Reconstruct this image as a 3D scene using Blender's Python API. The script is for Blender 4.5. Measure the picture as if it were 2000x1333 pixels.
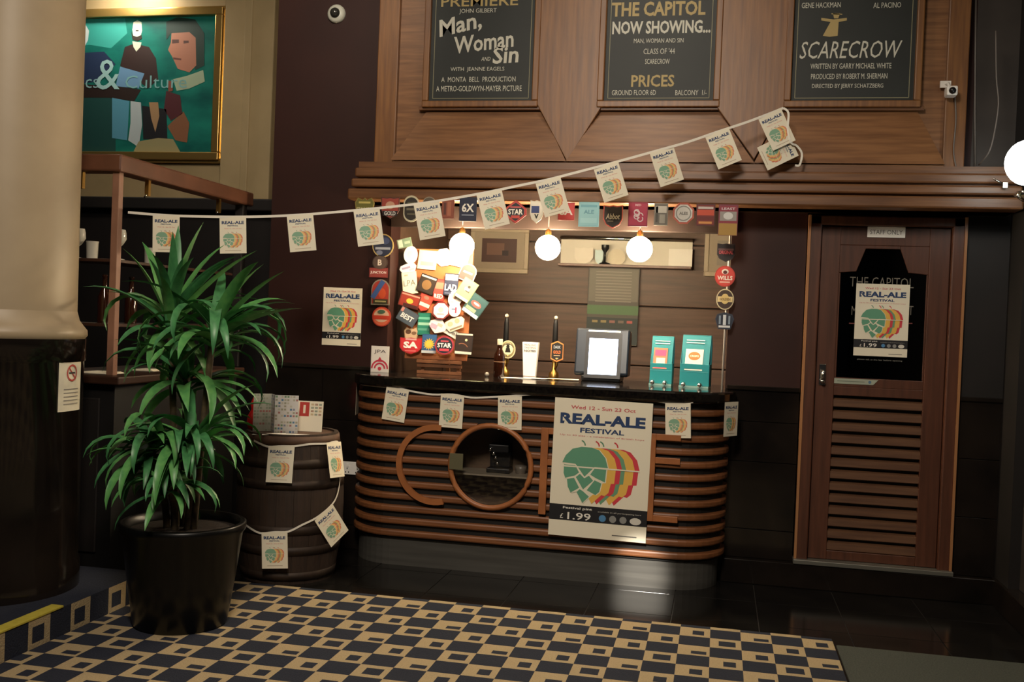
import bpy, bmesh, math, random
from mathutils import Vector, Matrix
for o in list(bpy.data.objects): bpy.data.objects.remove(o)
SC = bpy.context.scene
COL = SC.collection
PI = math.pi
# ------------------------------------------------------------------ camera
CAM_H = 1.55; FPX = 1991.0; YAW = .2003; PITCH = .0174; ROLL = .0402
fw = Vector((-math.sin(YAW)*math.cos(PITCH), math.cos(YAW)*math.cos(PITCH), -math.sin(PITCH)))
r0 = Vector((math.cos(YAW), math.sin(YAW), 0)); u0 = r0.cross(fw)
rt = r0*math.cos(ROLL)+u0*math.sin(ROLL); up = u0*math.cos(ROLL)-r0*math.sin(ROLL)
cam_d = bpy.data.cameras.new('camera'); cam = bpy.data.objects.new('camera', cam_d); COL.objects.link(cam)
cam_d.sensor_width = 36; cam_d.lens = FPX/2000*36; cam_d.clip_start = .05
M = Matrix((rt, up, -fw)).transposed().to_4x4(); M.translation = Vector((0, 0, CAM_H)); cam.matrix_world = M
SC.camera = cam
# ------------------------------------------------------------------ world, light, exposure
w = bpy.data.worlds.new('world'); SC.world = w; w.use_nodes = True
bgn = w.node_tree.nodes['Background']; bgn.inputs[0].default_value = (.75, .80, 1, 1); bgn.inputs[1].default_value = .008
SC.view_settings.view_transform = 'Standard'; SC.view_settings.look = 'None'
SC.view_settings.gamma = 1; SC.view_settings.exposure = 0.0; SC.view_settings.use_curve_mapping = False
def area(name, loc, target, power, size, color, sy=None, spread=PI):
    l = bpy.data.lights.new(name, 'AREA'); l.energy = power; l.size = size; l.color = color; l.spread = spread
    if sy: l.shape = 'RECTANGLE'; l.size_y = sy
    o = bpy.data.objects.new(name, l); COL.objects.link(o); o.location = loc
    o.rotation_euler = (Vector(target)-Vector(loc)).to_track_quat('-Z', 'Y').to_euler(); return o
WARM = (1, .86, .69)
area('unseen_room_light', (-.6, 4.8, 4.35), (-.6, 6.2, 2.0), 9, .4, WARM, spread=2.4)  # unseen area lights at ceiling height, added to set the room's brightness
area('unseen_room_light', (-.8, 1.2, 4.1), (-1.0, 5.5, .4), 78, .8, (1, .87, .72), spread=2.2)
area('unseen_room_light', (-1.7, 3.5, 4.2), (-2.9, 4.7, .8), 7, .5, (1, .88, .74))
area('unseen_room_light', (-2.2, 4.4, 4.15), (-4.6, 8, 3.2), 12, .4, (1, .88, .72), spread=1.6)
area('picture_light', (-5.05, 7.72, 4.32), (-5.2, 8, 3.5), 14, .5, (1, .92, .76), sy=.1)

def spot(name, loc, target, power, deg, color, size=.05, blend=.5):
    l = bpy.data.lights.new(name, 'SPOT'); l.energy = power; l.spot_size = math.radians(deg); l.spot_blend = blend; l.color = color; l.shadow_soft_size = size
    o = bpy.data.objects.new(name, l); COL.objects.link(o); o.location = loc
    o.rotation_euler = (Vector(target)-Vector(loc)).to_track_quat('-Z', 'Y').to_euler(); return o
spot('added_kick_plate_spot', (-.5, -1.0, 4.35), (-.40, 6.13, .08), 9500, 2.8, (1, .93, .82), .04, 1)  # unseen spot added to throw the bright patch onto the kick plate

# ------------------------------------------------------------------ helpers
def ray(px, py): return fw + rt*((px-1000)/FPX) - up*((py-666.5)/FPX)
EYE = Vector((0, 0, CAM_H))
def aty(px, py, Y): d = ray(px, py); return EYE + d*(Y/d.y)
def atx(px, py, X): d = ray(px, py); return EYE + d*(X/d.x)
def atz(px, py, Z): d = ray(px, py); return EYE + d*((Z-CAM_H)/d.z)
def atp(px, py, p, n): d = ray(px, py); return EYE + d*((Vector(p)-EYE).dot(n)/d.dot(n))
def lin(c):
    c = c.lstrip('#'); v = [int(c[i:i+2], 16)/255 for i in (0, 2, 4)]
    return tuple((x/12.92 if x <= .04045 else ((x+.055)/1.055)**2.4) for x in v)
MATS = {}
def mat(name, color=None, rough=.6, metal=0, noise=None, nscale=20, stretch=(1, 1, 1), bump=0, spec=.5, emit=None, estr=0, coat=0):
    if name in MATS: return MATS[name]
    m = bpy.data.materials.new(name); MATS[name] = m; m.use_nodes = True
    nt = m.node_tree; b = nt.nodes['Principled BSDF']
    c = lin(color) if isinstance(color, str) else color
    b.inputs['Base Color'].default_value = (*c, 1); b.inputs['Roughness'].default_value = rough
    b.inputs['Metallic'].default_value = metal; b.inputs['Specular IOR Level'].default_value = spec
    b.inputs['Coat Weight'].default_value = coat; b.inputs['Coat Roughness'].default_value = .45
    if emit is not None:
        e = lin(emit) if isinstance(emit, str) else emit
        b.inputs['Emission Color'].default_value = (*e, 1); b.inputs['Emission Strength'].default_value = estr
    if noise or bump:
        tc = nt.nodes.new('ShaderNodeTexCoord'); mp = nt.nodes.new('ShaderNodeMapping'); mp.inputs['Scale'].default_value = stretch
        nz = nt.nodes.new('ShaderNodeTexNoise'); nz.inputs['Scale'].default_value = nscale; nz.inputs['Detail'].default_value = 6
        nt.links.new(tc.outputs['Object'], mp.inputs[0]); nt.links.new(mp.outputs[0], nz.inputs['Vector'])
        if noise:
            c2 = lin(noise) if isinstance(noise, str) else noise
            rp = nt.nodes.new('ShaderNodeValToRGB'); rp.color_ramp.elements[0].position = .35; rp.color_ramp.elements[1].position = .68
            rp.color_ramp.elements[0].color = (*c, 1); rp.color_ramp.elements[1].color = (*c2, 1)
            nt.links.new(nz.outputs['Fac'], rp.inputs[0]); nt.links.new(rp.outputs[0], b.inputs['Base Color'])
        if bump:
            bn = nt.nodes.new('ShaderNodeBump'); bn.inputs['Strength'].default_value = bump; bn.inputs['Distance'].default_value = .01
            nt.links.new(nz.outputs['Fac'], bn.inputs['Height']); nt.links.new(bn.outputs[0], b.inputs['Normal'])
    return m
def flat(c, rough=.55): return mat('print '+c+str(rough), c, rough)
def glass(name, tint=(1, 1, 1), refl=.5):
    if name in MATS: return MATS[name]
    m = bpy.data.materials.new(name); MATS[name] = m; m.use_nodes = True; nt = m.node_tree; nt.nodes.clear()
    o = nt.nodes.new('ShaderNodeOutputMaterial'); mx = nt.nodes.new('ShaderNodeMixShader')
    t = nt.nodes.new('ShaderNodeBsdfTransparent'); t.inputs[0].default_value = (*tint, 1)
    g = nt.nodes.new('ShaderNodeBsdfGlossy'); g.inputs['Roughness'].default_value = .03
    f = nt.nodes.new('ShaderNodeFresnel'); f.inputs[0].default_value = 1.5
    nt.links.new(f.outputs[0], mx.inputs[0]); nt.links.new(t.outputs[0], mx.inputs[1]); nt.links.new(g.outputs[0], mx.inputs[2])
    nt.links.new(mx.outputs[0], o.inputs[0]); return m

OAK = mat('oak panelling', '#8a5f3a', .42, noise='#6b4526', nscale=5, stretch=(.6, 1, 9), bump=.05, coat=.15)
OAKV = mat('oak panelling upright grain', '#85592f', .42, noise='#6a4426', nscale=5, stretch=(9, 1, .6), bump=.05, coat=.15)
OAKD = mat('oak moulding', '#7a5232', .4, noise='#5c3a20', nscale=5, stretch=(.5, 4, 9), coat=.15)
SLAT = mat('varnished slat', '#855330', .48, noise='#6c4226', nscale=6, stretch=(.6, 2, 9), coat=.05)
LETT = mat('orange timber letter', '#a8683a', .45, noise='#935830', nscale=8, coat=.1)
DOORW = mat('door mahogany', '#5c3625', .4, noise='#4a2b1d', nscale=5, stretch=(8, 1, .6), coat=.15)
DSLAT = mat('door louvre timber', '#70503a', .45, noise='#5c4030', nscale=5, stretch=(.6, 2, 9))
BACKW = mat('back bar boarding', '#5e4434', .5, noise='#4a3528', nscale=4, stretch=(.5, 1, 9), bump=.05)
MAHO = mat('dark mahogany', '#684230', .38, noise='#543424', nscale=6, coat=.2)
REDW = mat('oxblood wall paint', '#2e1510', .55, noise='#28110d', nscale=3, spec=.3)
BLK = mat('black marble', '#14110f', .12, noise='#221c18', nscale=3, bump=.01, spec=.45)
BLKM = mat('black backing', '#0b0908', .6)
JOINT = mat('tile joint', '#2a2622', .7)
FLOORT = mat('black polished floor tile', '#141312', .13, noise='#1d1b19', nscale=4, spec=.5)
GRAN = mat('black granite top', '#0d0b0a', .1, noise='#1c1814', nscale=60, spec=.6)
CREAM = mat('cream gloss paint', '#b3a083', .45, noise='#ab987c', nscale=4)
CREAMW = mat('cream wall', '#a5906a', .7, noise='#9b8762', nscale=4)
DARKW = mat('dark dado', '#1a1412', .6, noise='#120e0c', nscale=4)
GILT = mat('gilt frame', '#c9a560', .3, .85)
GOLDM = mat('brass', '#b08a4a', .3, .9)
STEEL = mat('brushed steel', '#5c5a55', .5, .35, noise='#4c4a46', nscale=4, stretch=(.3, 1, 6))
CHROME = mat('chrome', '#c8c8c4', .18, 1.0)
POTM = mat('black glazed pot', '#070707', .32, spec=.4)
SOIL = mat('potting soil', '#2a1c12', .95, noise='#171009', nscale=60, bump=.8)
LEAF = mat('leaf green', '#5f9a54', .42, noise='#47854a', nscale=9, stretch=(3, 3, 1))
LEAF2 = mat('leaf green dark', '#478650', .42, noise='#366c42', nscale=9, stretch=(3, 3, 1))
STEM = mat('cane stem', '#5a4a30', .8, noise='#3c3222', nscale=30, bump=.4)
STAVE = mat('old barrel oak', '#35251a', .75, noise='#261a12', nscale=7, stretch=(8, 8, .6), bump=.2)
HOOP = mat('rusty hoop', '#2b211b', .6, .4, noise='#3a2c22', nscale=20)
HOOPT = mat('barrel rim', '#5a4030', .7, noise='#483224', nscale=12)
PAPER = mat('white paper', '#ece4cd', .6)
PAPERW = mat('bright white card', '#f4f1ea', .5)
TAPE = mat('white tape', '#e8e2d4', .6)
SLATE = mat('chalkboard', '#131a18', .55, noise='#181f1d', nscale=6)
CARPD = mat('carpet navy', '#161b2b', .95, noise='#1e2434', nscale=150, bump=.5)
CARPL = mat('carpet sand', '#b5a07a', .95, noise='#a5916e', nscale=150, bump=.5)
MATG = mat('grey green matting', '#4a4e46', .95, noise='#3a3e38', nscale=120, bump=.5)
NOSE = mat('yellow nosing', '#c9b94a', .6, noise='#b8a83c', nscale=20)
BLACKP = mat('black plastic', '#121214', .35)
TILLB = mat('till housing', '#1c2430', .3)
SCREEN = mat('till screen glow', '#ffffff', .5, emit='#b9d4ff', estr=5.5)
BULB = mat('lit bulb', '#ffffff', .5, emit=(1, .80, .52), estr=165)
GLOBE = mat('lit globe', '#ffffff', .5, emit=(.93, 1, .96), estr=9)
CABLE = mat('grey cable', '#77706a', .5)
GLS = glass('clear glass'); GLSD = glass('dark window glass', (.35, .37, .38)); BRN = mat('brown bottle glass', '#2a1209', .08, spec=.6)

LOC = {}
def tag(o, label=None, cat=None, group=None, kind=None):
    for k, v in (('label', label), ('category', cat), ('group', group), ('kind', kind)):
        if v: o[k] = v
    return o
def thing(name, label, cat, loc, group=None, rz=0):
    o = bpy.data.objects.new(name, None); COL.objects.link(o); o.location = loc; o.rotation_euler = (0, 0, rz)
    o.empty_display_size = .1; LOC[o.name] = Vector(loc); return tag(o, label, cat, group)
class MB:
    def __init__(s): s.v = []; s.f = []; s.mi = []; s.ms = []; s.sm = []
    def add(s, vs, fs, m, smooth=False):
        if m not in s.ms: s.ms.append(m)
        k = s.ms.index(m); n = len(s.v); s.v += [tuple(x) for x in vs]
        for f in fs: s.f.append([i+n for i in f]); s.mi.append(k); s.sm.append(smooth)
        return s
    def box(s, x0, x1, y0, y1, z0, z1, m):
        vs = [(x, y, z) for x in (x0, x1) for y in (y0, y1) for z in (z0, z1)]
        return s.add(vs, [(0, 1, 3, 2), (4, 6, 7, 5), (0, 4, 5, 1), (2, 3, 7, 6), (0, 2, 6, 4), (1, 5, 7, 3)], m)
    def prism(s, pts, a, b, m, axis='y'):   # pts: 2d outline, extruded from a to b along axis
        g = {'y': lambda p, t: (p[0], t, p[1]), 'z': lambda p, t: (p[0], p[1], t), 'x': lambda p, t: (t, p[0], p[1])}[axis]
        n = len(pts); vs = [g(p, a) for p in pts]+[g(p, b) for p in pts]
        fs = [list(range(n)), list(range(2*n-1, n-1, -1))]+[(i, n+i, n+(i+1) % n, (i+1) % n) for i in range(n)]
        return s.add(vs, fs, m)
    def lathe(s, prof, c, m, seg=24, smooth=True):   # prof: (r, z)
        vs = []; fs = []; n = len(prof)
        for i in range(seg):
            a = 2*PI*i/seg
            for r, z in prof: vs.append((c[0]+r*math.cos(a), c[1]+r*math.sin(a), c[2]+z))
        for i in range(seg):
            j = (i+1) % seg
            for k in range(n-1): fs.append((i*n+k, j*n+k, j*n+k+1, i*n+k+1))
        s.add(vs, fs, m, smooth)
        for k in (0, n-1):
            if prof[k][0] > 1e-5: s.add([vs[i*n+k] for i in range(seg)], [list(range(seg))], m)
        return s
    def sphere(s, c, r, m, seg=20, sz=1):
        return s.lathe([(r*math.sin(PI*i/12)+1e-6, -r*sz*math.cos(PI*i/12)) for i in range(13)], c, m, seg)
    def tube(s, path, r, m, seg=8, closed=False):
        P = [Vector(p) for p in path]; vs = []; fs = []; n = len(P)
        for i, p in enumerate(P):
            t = (P[(i+1) % n]-P[i-1]) if closed else (P[min(i+1, n-1)]-P[max(i-1, 0)]); t.normalize()
            h = Vector((0, 0, 1)) if abs(t.z) < .9 else Vector((0, 1, 0))
            a = t.cross(h).normalized(); b = t.cross(a)
            rr = r[i] if isinstance(r, (list, tuple)) else r
            for k in range(seg): q = 2*PI*k/seg; vs.append(p+a*rr*math.cos(q)+b*rr*math.sin(q))
        for i in range(n if closed else n-1):
            j = (i+1) % n
            for k in range(seg): l = (k+1) % seg; fs.append((i*seg+k, i*seg+l, j*seg+l, j*seg+k))
        if not closed: fs += [list(range(seg)), list(range((n-1)*seg, n*seg))]
        return s.add(vs, fs, m, True)
    def sweep(s, path, prof, m):   # path: plan points (x,y), outward normal on the right hand side; prof: (out, z)
        n = len(path); k = len(prof); vs = []; fs = []
        for i, p in enumerate(path):
            a = Vector(path[max(i-1, 0)]); b = Vector(path[min(i+1, n-1)]); t = (b-a).normalized(); nn = Vector((t.y, -t.x))
            for o, z in prof: vs.append((p[0]+nn.x*o, p[1]+nn.y*o, z))
        for i in range(n-1):
            for j in range(k): l = (j+1) % k; fs.append((i*k+j, i*k+l, (i+1)*k+l, (i+1)*k+j))
        fs += [list(range(k)), list(range((n-1)*k, n*k))]
        return s.add(vs, fs, m)
    def build(s, name, parent=None, local=False, bevel=0, loc=None):
        off = Vector((0, 0, 0))
        if parent is not None and not local:
            p = parent
            while p.parent: p = p.parent
            off = LOC.get(p.name, Vector((0, 0, 0)))
        if loc is not None and not local: off = Vector(loc)
        me = bpy.data.meshes.new(name); me.from_pydata([tuple(Vector(v)-off) for v in s.v], [], s.f)
        for m in s.ms: me.materials.append(m)
        me.polygons.foreach_set('material_index', s.mi); me.polygons.foreach_set('use_smooth', s.sm); me.update()
        bm = bmesh.new(); bm.from_mesh(me); bmesh.ops.recalc_face_normals(bm, faces=bm.faces); bm.to_mesh(me); bm.free()
        o = bpy.data.objects.new(name, me); COL.objects.link(o)
        if parent is not None: o.parent = parent
        elif loc is not None: o.location = loc; LOC[o.name] = Vector(loc)
        if bevel:
            md = o.modifiers.new('edge', 'BEVEL'); md.width = bevel; md.segments = 2; md.limit_method = 'ANGLE'
        return o
def st(o): o['kind'] = 'structure'; return o
def copyo(o, parent=None, loc=None, rot=None):
    c = o.copy(); COL.objects.link(c); c.parent = parent
    if loc is not None: c.location = loc
    if rot is not None: c.rotation_euler = rot
    return c
# ---- lettering
TXT = {}
def text2d(s, bold=0, shear=0, wide=1):
    k = (s, bold, shear, wide)
    if k in TXT: return TXT[k]
    cu = bpy.data.curves.new('t', 'FONT'); cu.body = s; cu.size = 1; cu.offset = bold; cu.shear = shear; cu.resolution_u = 2; cu.space_character = wide
    o = bpy.data.objects.new('t', cu); COL.objects.link(o)
    dg = bpy.context.evaluated_depsgraph_get(); me = bpy.data.meshes.new_from_object(o.evaluated_get(dg))
    vs = [(v.co.x, v.co.y) for v in me.vertices]; fs = [list(p.vertices) for p in me.polygons]
    bpy.data.objects.remove(o); bpy.data.meshes.remove(me); bpy.data.curves.remove(cu)
    x0 = min(v[0] for v in vs); x1 = max(v[0] for v in vs); y0 = min(v[1] for v in vs); y1 = max(v[1] for v in vs)
    TXT[k] = (vs, fs, x0, x1, y0, y1); return TXT[k]
class Pr:     # flat print laid on a sheet: local x right, z up, face towards -y
    def __init__(s): s.it = []
    def poly(s, pts, c, L=1): s.it.append((pts, [list(range(len(pts)))], c, L)); return s
    def rect(s, x, z, w, h, c, L=1, rot=0):   # centre, size
        a = math.radians(rot); cs, sn = math.cos(a), math.sin(a)
        return s.poly([(x+u*cs-v*sn, z+u*sn+v*cs) for u, v in ((-w/2, -h/2), (w/2, -h/2), (w/2, h/2), (-w/2, h/2))], c, L)
    def ell(s, x, z, rx, rz, c, L=1, n=22): return s.poly([(x+rx*math.cos(2*PI*i/n), z+rz*math.sin(2*PI*i/n)) for i in range(n)], c, L)
    def ring(s, x, z, r, t, c, L=1, n=28, a0=0, a1=360, k=1):
        A = [math.radians(a0+(a1-a0)*i/n) for i in range(n+1)]
        vs = [(x+r*math.cos(a), z+r*k*math.sin(a)) for a in A]+[(x+(r-t)*math.cos(a), z+(r-t)*k*math.sin(a)) for a in A]
        s.it.append((vs, [(i, i+1, n+2+i, n+1+i) for i in range(n)], c, L)); return s
    def text(s, t, x, z, h, c, L=2, w=None, bold=.02, shear=0, wide=1, rot=0):
        vs, fs, x0, x1, y0, y1 = text2d(t, bold, shear, wide)
        k = h/max(y1-y0, 1e-4); kx = k if w is None else w/(x1-x0); a = math.radians(rot); cs, sn = math.cos(a), math.sin(a)
        q = [((v[0]-(x0+x1)/2)*kx, (v[1]-(y0+y1)/2)*k) for v in vs]
        s.it.append(([(x+u*cs-v*sn, z+u*sn+v*cs) for u, v in q], fs, c, L)); return s
    def star(s, x, z, r0_, r1_, n, c, L=1):
        return s.poly([(x+(r0_ if i % 2 else r1_)*math.sin(PI*i/n), z+(r0_ if i % 2 else r1_)*math.cos(PI*i/n)) for i in range(2*n)], c, L)
    def mb(s, bend=None, mb=None, step=.0005):
        b = mb or MB(); g = bend or (lambda x, y, z: (x, y, z))
        for vs, fs, c, L in s.it:
            if bend and len(vs) == 4 and len(fs) == 1:      # follow curved sheets
                A, B_, C, D_ = vs; k = 6; vs = []
                for i in range(k+1):
                    t = i/k; vs += [(A[0]+(B_[0]-A[0])*t, A[1]+(B_[1]-A[1])*t), (D_[0]+(C[0]-D_[0])*t, D_[1]+(C[1]-D_[1])*t)]
                fs = [(2*i, 2*i+2, 2*i+3, 2*i+1) for i in range(k)]
            b.add([g(v[0], -step*L, v[1]) for v in vs], fs, flat(c) if isinstance(c, str) else c)
        return b
def outline(kind, w, h, n=24):
    if kind == 'rect': return [(-w/2, -h/2), (w/2, -h/2), (w/2, h/2), (-w/2, h/2)]
    if kind == 'round': return [(w/2*math.cos(2*PI*i/n), h/2*math.sin(2*PI*i/n)) for i in range(n)]
    if kind == 'oct': return [(w/2*1.06*math.cos(PI/8+PI*i/4), h/2*1.06*math.sin(PI/8+PI*i/4)) for i in range(8)]
    if kind == 'oval':
        r = w/2; return [(r*math.cos(PI*i/10), h/2-r+r*math.sin(PI*i/10)) for i in range(11)]+[(-r*math.cos(PI*i/10), -h/2+r-r*math.sin(PI*i/10)) for i in range(11)]
    if kind == 'shield':
        return [(-w/2, h/2), (-w*.2, h*.46), (0, h/2), (w*.2, h*.46), (w/2, h/2), (w*.5, -h*.1), (w*.36, -h*.33), (0, -h/2), (-w*.36, -h*.33), (-w*.5, -h*.1)]
    if kind == 'hex': return [(-w/2, h*.36), (0, h/2), (w/2, h*.36), (w/2, -h*.36), (0, -h/2), (-w/2, -h*.36)]
    if kind == 'diamond': return [(-w*.5, h*.14), (-w*.14, h*.42), (0, h/2), (w*.14, h*.42), (w*.5, h*.14), (w*.5, -h*.14), (w*.14, -h*.42), (0, -h/2), (-w*.14, -h*.42), (-w*.5, -h*.14)]
    if kind == 'arch': return [(-w/2, -h/2), (w/2, -h/2), (w/2, h*.1)]+[(w/2*math.cos(PI*i/10), h*.1+h*.4*math.sin(PI*i/10)) for i in range(1, 10)]+[(-w/2, h*.1)]
    if kind == 'fan': return [(-w*.32, -h/2), (w*.32, -h/2), (w*.5, h*.1), (w*.4, h*.38), (0, h/2), (-w*.4, h*.38), (-w*.5, h*.1)]
    if kind == 'crown': return [(-w*.42, -h/2), (w*.42, -h/2), (w*.5, h*.2), (w*.35, h*.5), (w*.1, h*.35), (0, h/2), (-w*.1, h*.35), (-w*.35, h*.5), (-w*.5, h*.2)]
    if kind == 'pint': return [(-w*.36, -h/2), (w*.36, -h/2), (w*.5, h/2), (-w*.5, h/2)]
def scale(pts, k): return [(x*k, z*k) for x, z in pts]

# hop emblem, in units of the large poster's print (0..1 across, z down)
def hop(p, x, z, s, pale=False):
    GN, RD, YL, SH = ('#83ad90', '#de7f62', '#ecc27c', '#9aa878') if pale else ('#5f9a7c', '#d03c48', '#e6b552', '#6a9a78')      # x, z: top left; s: width of the print area
    S = lambda pts, dx=0: [(x+(u-195+dx)*s/515, z-(v-465)*s/515) for u, v in pts]
    sil = [(195, 578), (215, 530), (260, 482), (320, 465), (390, 465), (440, 480), (485, 530), (505, 598), (497, 600), (490, 697), (468, 700), (455, 762), (430, 785), (408, 780), (345, 845), (300, 770), (262, 782), (240, 740), (232, 690), (220, 685), (207, 650), (207, 590)]
    for i, (dx, c) in enumerate(((212, RD), (180, YL), (122, SH), (95, RD), (62, YL))): p.poly(S(sil, dx), c, 1+i)
    p.poly(S(sil, 6), '#e8e0c8', 6)
    for q in ([(195, 578), (215, 530), (260, 482), (320, 465), (390, 465), (440, 480), (485, 530), (505, 595), (415, 595), (350, 665), (285, 583)],
              [(207, 592), (285, 594), (312, 640), (285, 662), (220, 683), (207, 650)], [(415, 606), (495, 606), (490, 693), (430, 670), (388, 648)],
              [(350, 676), (380, 656), (410, 688), (345, 752), (292, 672), (318, 648)], [(232, 690), (280, 678), (318, 743), (262, 780), (240, 740)],
              [(420, 684), (467, 702), (455, 760), (430, 783), (370, 755)], [(345, 764), (388, 798), (345, 843), (302, 772), (322, 752)]): p.poly(S(q), GN, 7)
    p.rect(x+(460-195)*s/515, z-(602-465)*s/515, 515*s/515, 9*s/515, '#e8e0c8', 8)
    for dx, c in ((345, '#5f8f70'), (440, '#c8343c'), (470, '#5f8f70'), (565, '#c8343c')):
        p.ring(x+(dx-35-195)*s/515, z+(10)*s/515, 38*s/515, 9*s/515, c, 2, 8, 0, 75)
def festival(w):
    h = w*1.416; p = Pr(); T = h/2
    p.text('Wed 12 - Sun 23 Oct', 0, T-.062*h, .026*h, '#c8545a', 2, w*.66, .015)
    p.text('REAL-ALE', 0, T-.145*h, .078*h, '#1f3a66', 2, w*.87, .045)
    p.poly([(-w*.41, T-.165*h), (-w*.37, T-.165*h), (-w*.41, T-.135*h)], '#ece4cd', 3)
    p.text('FESTIVAL', 0, T-.225*h, .036*h, '#1f3a66', 2, w*.45, .03)
    p.text('Up to 30 ales - a celebration of British hops', 0, T-.267*h, .014*h, '#cf7a78', 2, w*.86, .01)
    hop(p, -w*.39, T-.345*h, w*.78)
    p.rect(0, T-.828*h, w, .115*h, '#15151a', 1)
    p.text('Festival pint', -w*.21, T-.795*h, .022*h, '#e8e4da', 2, w*.3, .02)
    p.text('\u00a3', -w*.37, T-.855*h, .035*h, '#e8e4da', 2, None, .01)
    p.text('1.99', -w*.19, T-.85*h, .052*h, '#e8e4da', 2, w*.24, .01)
    p.text('available in all participating bars', w*.22, T-.805*h, .012*h, '#c8c4ba', 2, w*.44, 0)
    for i, c in enumerate(('#4f87b5', '#8c8c88', '#8c8c88')): p.ell(w*(.05+.105*i), T-.85*h, w*.036, w*.036, c, 2, 14)
    p.ell(w*.385, T-.852*h, w*.058, w*.036, '#d8d4c8', 2, 14)
    p.rect(w*.28, T-.965*h, w*.25, .008*h, '#77736c', 1)
    return p, h
def sheet(b, pts, m, t=.001, bend=None):     # thin sheet with real thickness, front at y=0
    g = bend or (lambda x, y, z: (x, y, z)); n = len(pts)
    return b.add([g(u, 0, v) for u, v in pts]+[g(u, t, v) for u, v in pts], [list(range(n)), list(range(2*n-1, n-1, -1))]+[(i, n+i, n+(i+1) % n, (i+1) % n) for i in range(n)], m)
def poster(name, label, w, loc, rot, rz=0):
    r = thing(name, label, 'poster', loc); r.rotation_euler = (0, rot, rz)
    p, h = festival(w); b = MB(); sheet(b, outline('rect', w, h), PAPER); b.build('sheet', r, local=True)
    # split the print: lettering, hop emblem, price band
    A, B_, Cc = Pr(), Pr(), Pr()
    for it in p.it:
        zc = sum(v[1] for v in it[0])/len(it[0])
        (Cc if zc < h/2-.76*h else (A if zc > h/2-.285*h else B_)).it.append(it)
    A.mb().build('lettering', r, local=True); B_.mb().build('hop_emblem', r, local=True); Cc.mb().build('price_band', r, local=True)
    return r
# pennant shared by all bunting: top edge centre at the origin
PW, PH = .148, .206
def pennant_mesh():
    b = MB(); sheet(b, [(-PW/2, -PH), (PW/2, -PH), (PW/2, 0), (-PW/2, 0)], PAPER, .0008)
    p = Pr(); p.text('REAL-ALE', 0, -.032, .017, '#1f3a66', 2, PW*.84, .04); p.text('FESTIVAL', 0, -.05, .007, '#3a4d70', 2, PW*.4, .03)
    p.text('Wed 12 - Sun 23 Oct', 0, -.0655, .006, '#d98a80', 2, PW*.66, .01)
    hop(p, -PW*.38, -.094, PW*.74, True); p.rect(0, -.19, PW*.6, .003, '#b8a48c', 1)
    p.mb(None, b, .0003); o = b.build('pennant', None); me = o.data; bpy.data.objects.remove(o); return me
PENM = pennant_mesh()
def pennant(parent, loc, rot):
    o = bpy.data.objects.new('pennant', PENM); COL.objects.link(o); o.parent = parent
    o.location = Vector(loc)-LOC[parent.name]; o.rotation_euler = rot; return o
def ribbon(path, wd, m):      # flat tape following a path, width vertical
    b = MB(); n = len(path); vs = []
    for i, p in enumerate(path):
        p = Vector(p); t = (Vector(path[min(i+1, n-1)])-Vector(path[max(i-1, 0)])).normalized()
        side = Vector((t.y, -t.x, 0)).normalized() if abs(t.z) < .98 else Vector((0, -1, 0)); u = side.cross(t).normalized()
        for a, c in ((0, 1), (0, -1), (1, -1), (1, 1)): vs.append(p+u*c*wd/2+side*(.0012*a))
    fs = []
    for i in range(n-1):
        for k in range(4): l = (k+1) % 4; fs.append((4*i+k, 4*i+l, 4*i+4+l, 4*i+4+k))
    fs += [(0, 1, 2, 3), (4*n-4, 4*n-3, 4*n-2, 4*n-1)]
    return b.add(vs, fs, m)
def spline(pts, n=6):
    P = [Vector(p) for p in pts]; out = []
    for i in range(len(P)-1):
        a = P[max(i-1, 0)]; b = P[i]; c = P[i+1]; d = P[min(i+2, len(P)-1)]
        for k in range(n):
            t = k/n; out.append(.5*((2*b)+(c-a)*t+(2*a-5*b+4*c-d)*t*t+(3*b-a-3*c+d)*t**3))
    return out+[P[-1]]

# ------------------------------------------------------------------ structure
W = 6.5
# floor: joint bed with separate tiles where they can be told apart
fl = MB(); fl.box(-7, 3.2, -1.5, 9, -.12, -.006, JOINT); floor = st(fl.build('floor'))
TS = .46; tb = MB(); g = .0025; tb.box(g, TS-g, g, TS-g, -.006, 0, FLOORT); tile0 = tb.build('floor_tile', None, local=True, bevel=.001)
first = True
for i in range(-9, 5):
    for j in range(0, 5):
        x = .27+TS*i; y = 4.64+TS*j
        if y > 6.4 or (y+TS < 5.36 and x+TS < .6): continue
        t = tile0 if first else copyo(tile0); first = False
        t.parent = floor; t.location = (x, y, 0)
fb = MB(); fb.box(-7, 3.2, 6.48, 9, -.006, 0, FLOORT); fb.box(.27+TS*5, 3.2, 4.64, 6.48, -.006, 0, FLOORT); fb.box(-7, .27-TS*9, 4.64, 6.48, -.006, 0, FLOORT)
fb.box(-7, 3.2, -1.5, 4.64, -.006, -.001, FLOORT); fb.build('floor_edge', floor)
cb = MB(); cb.box(-7, 3.2, -1.5, 9, 4.45, 4.5, CREAMW); st(cb.build('ceiling'))

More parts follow.
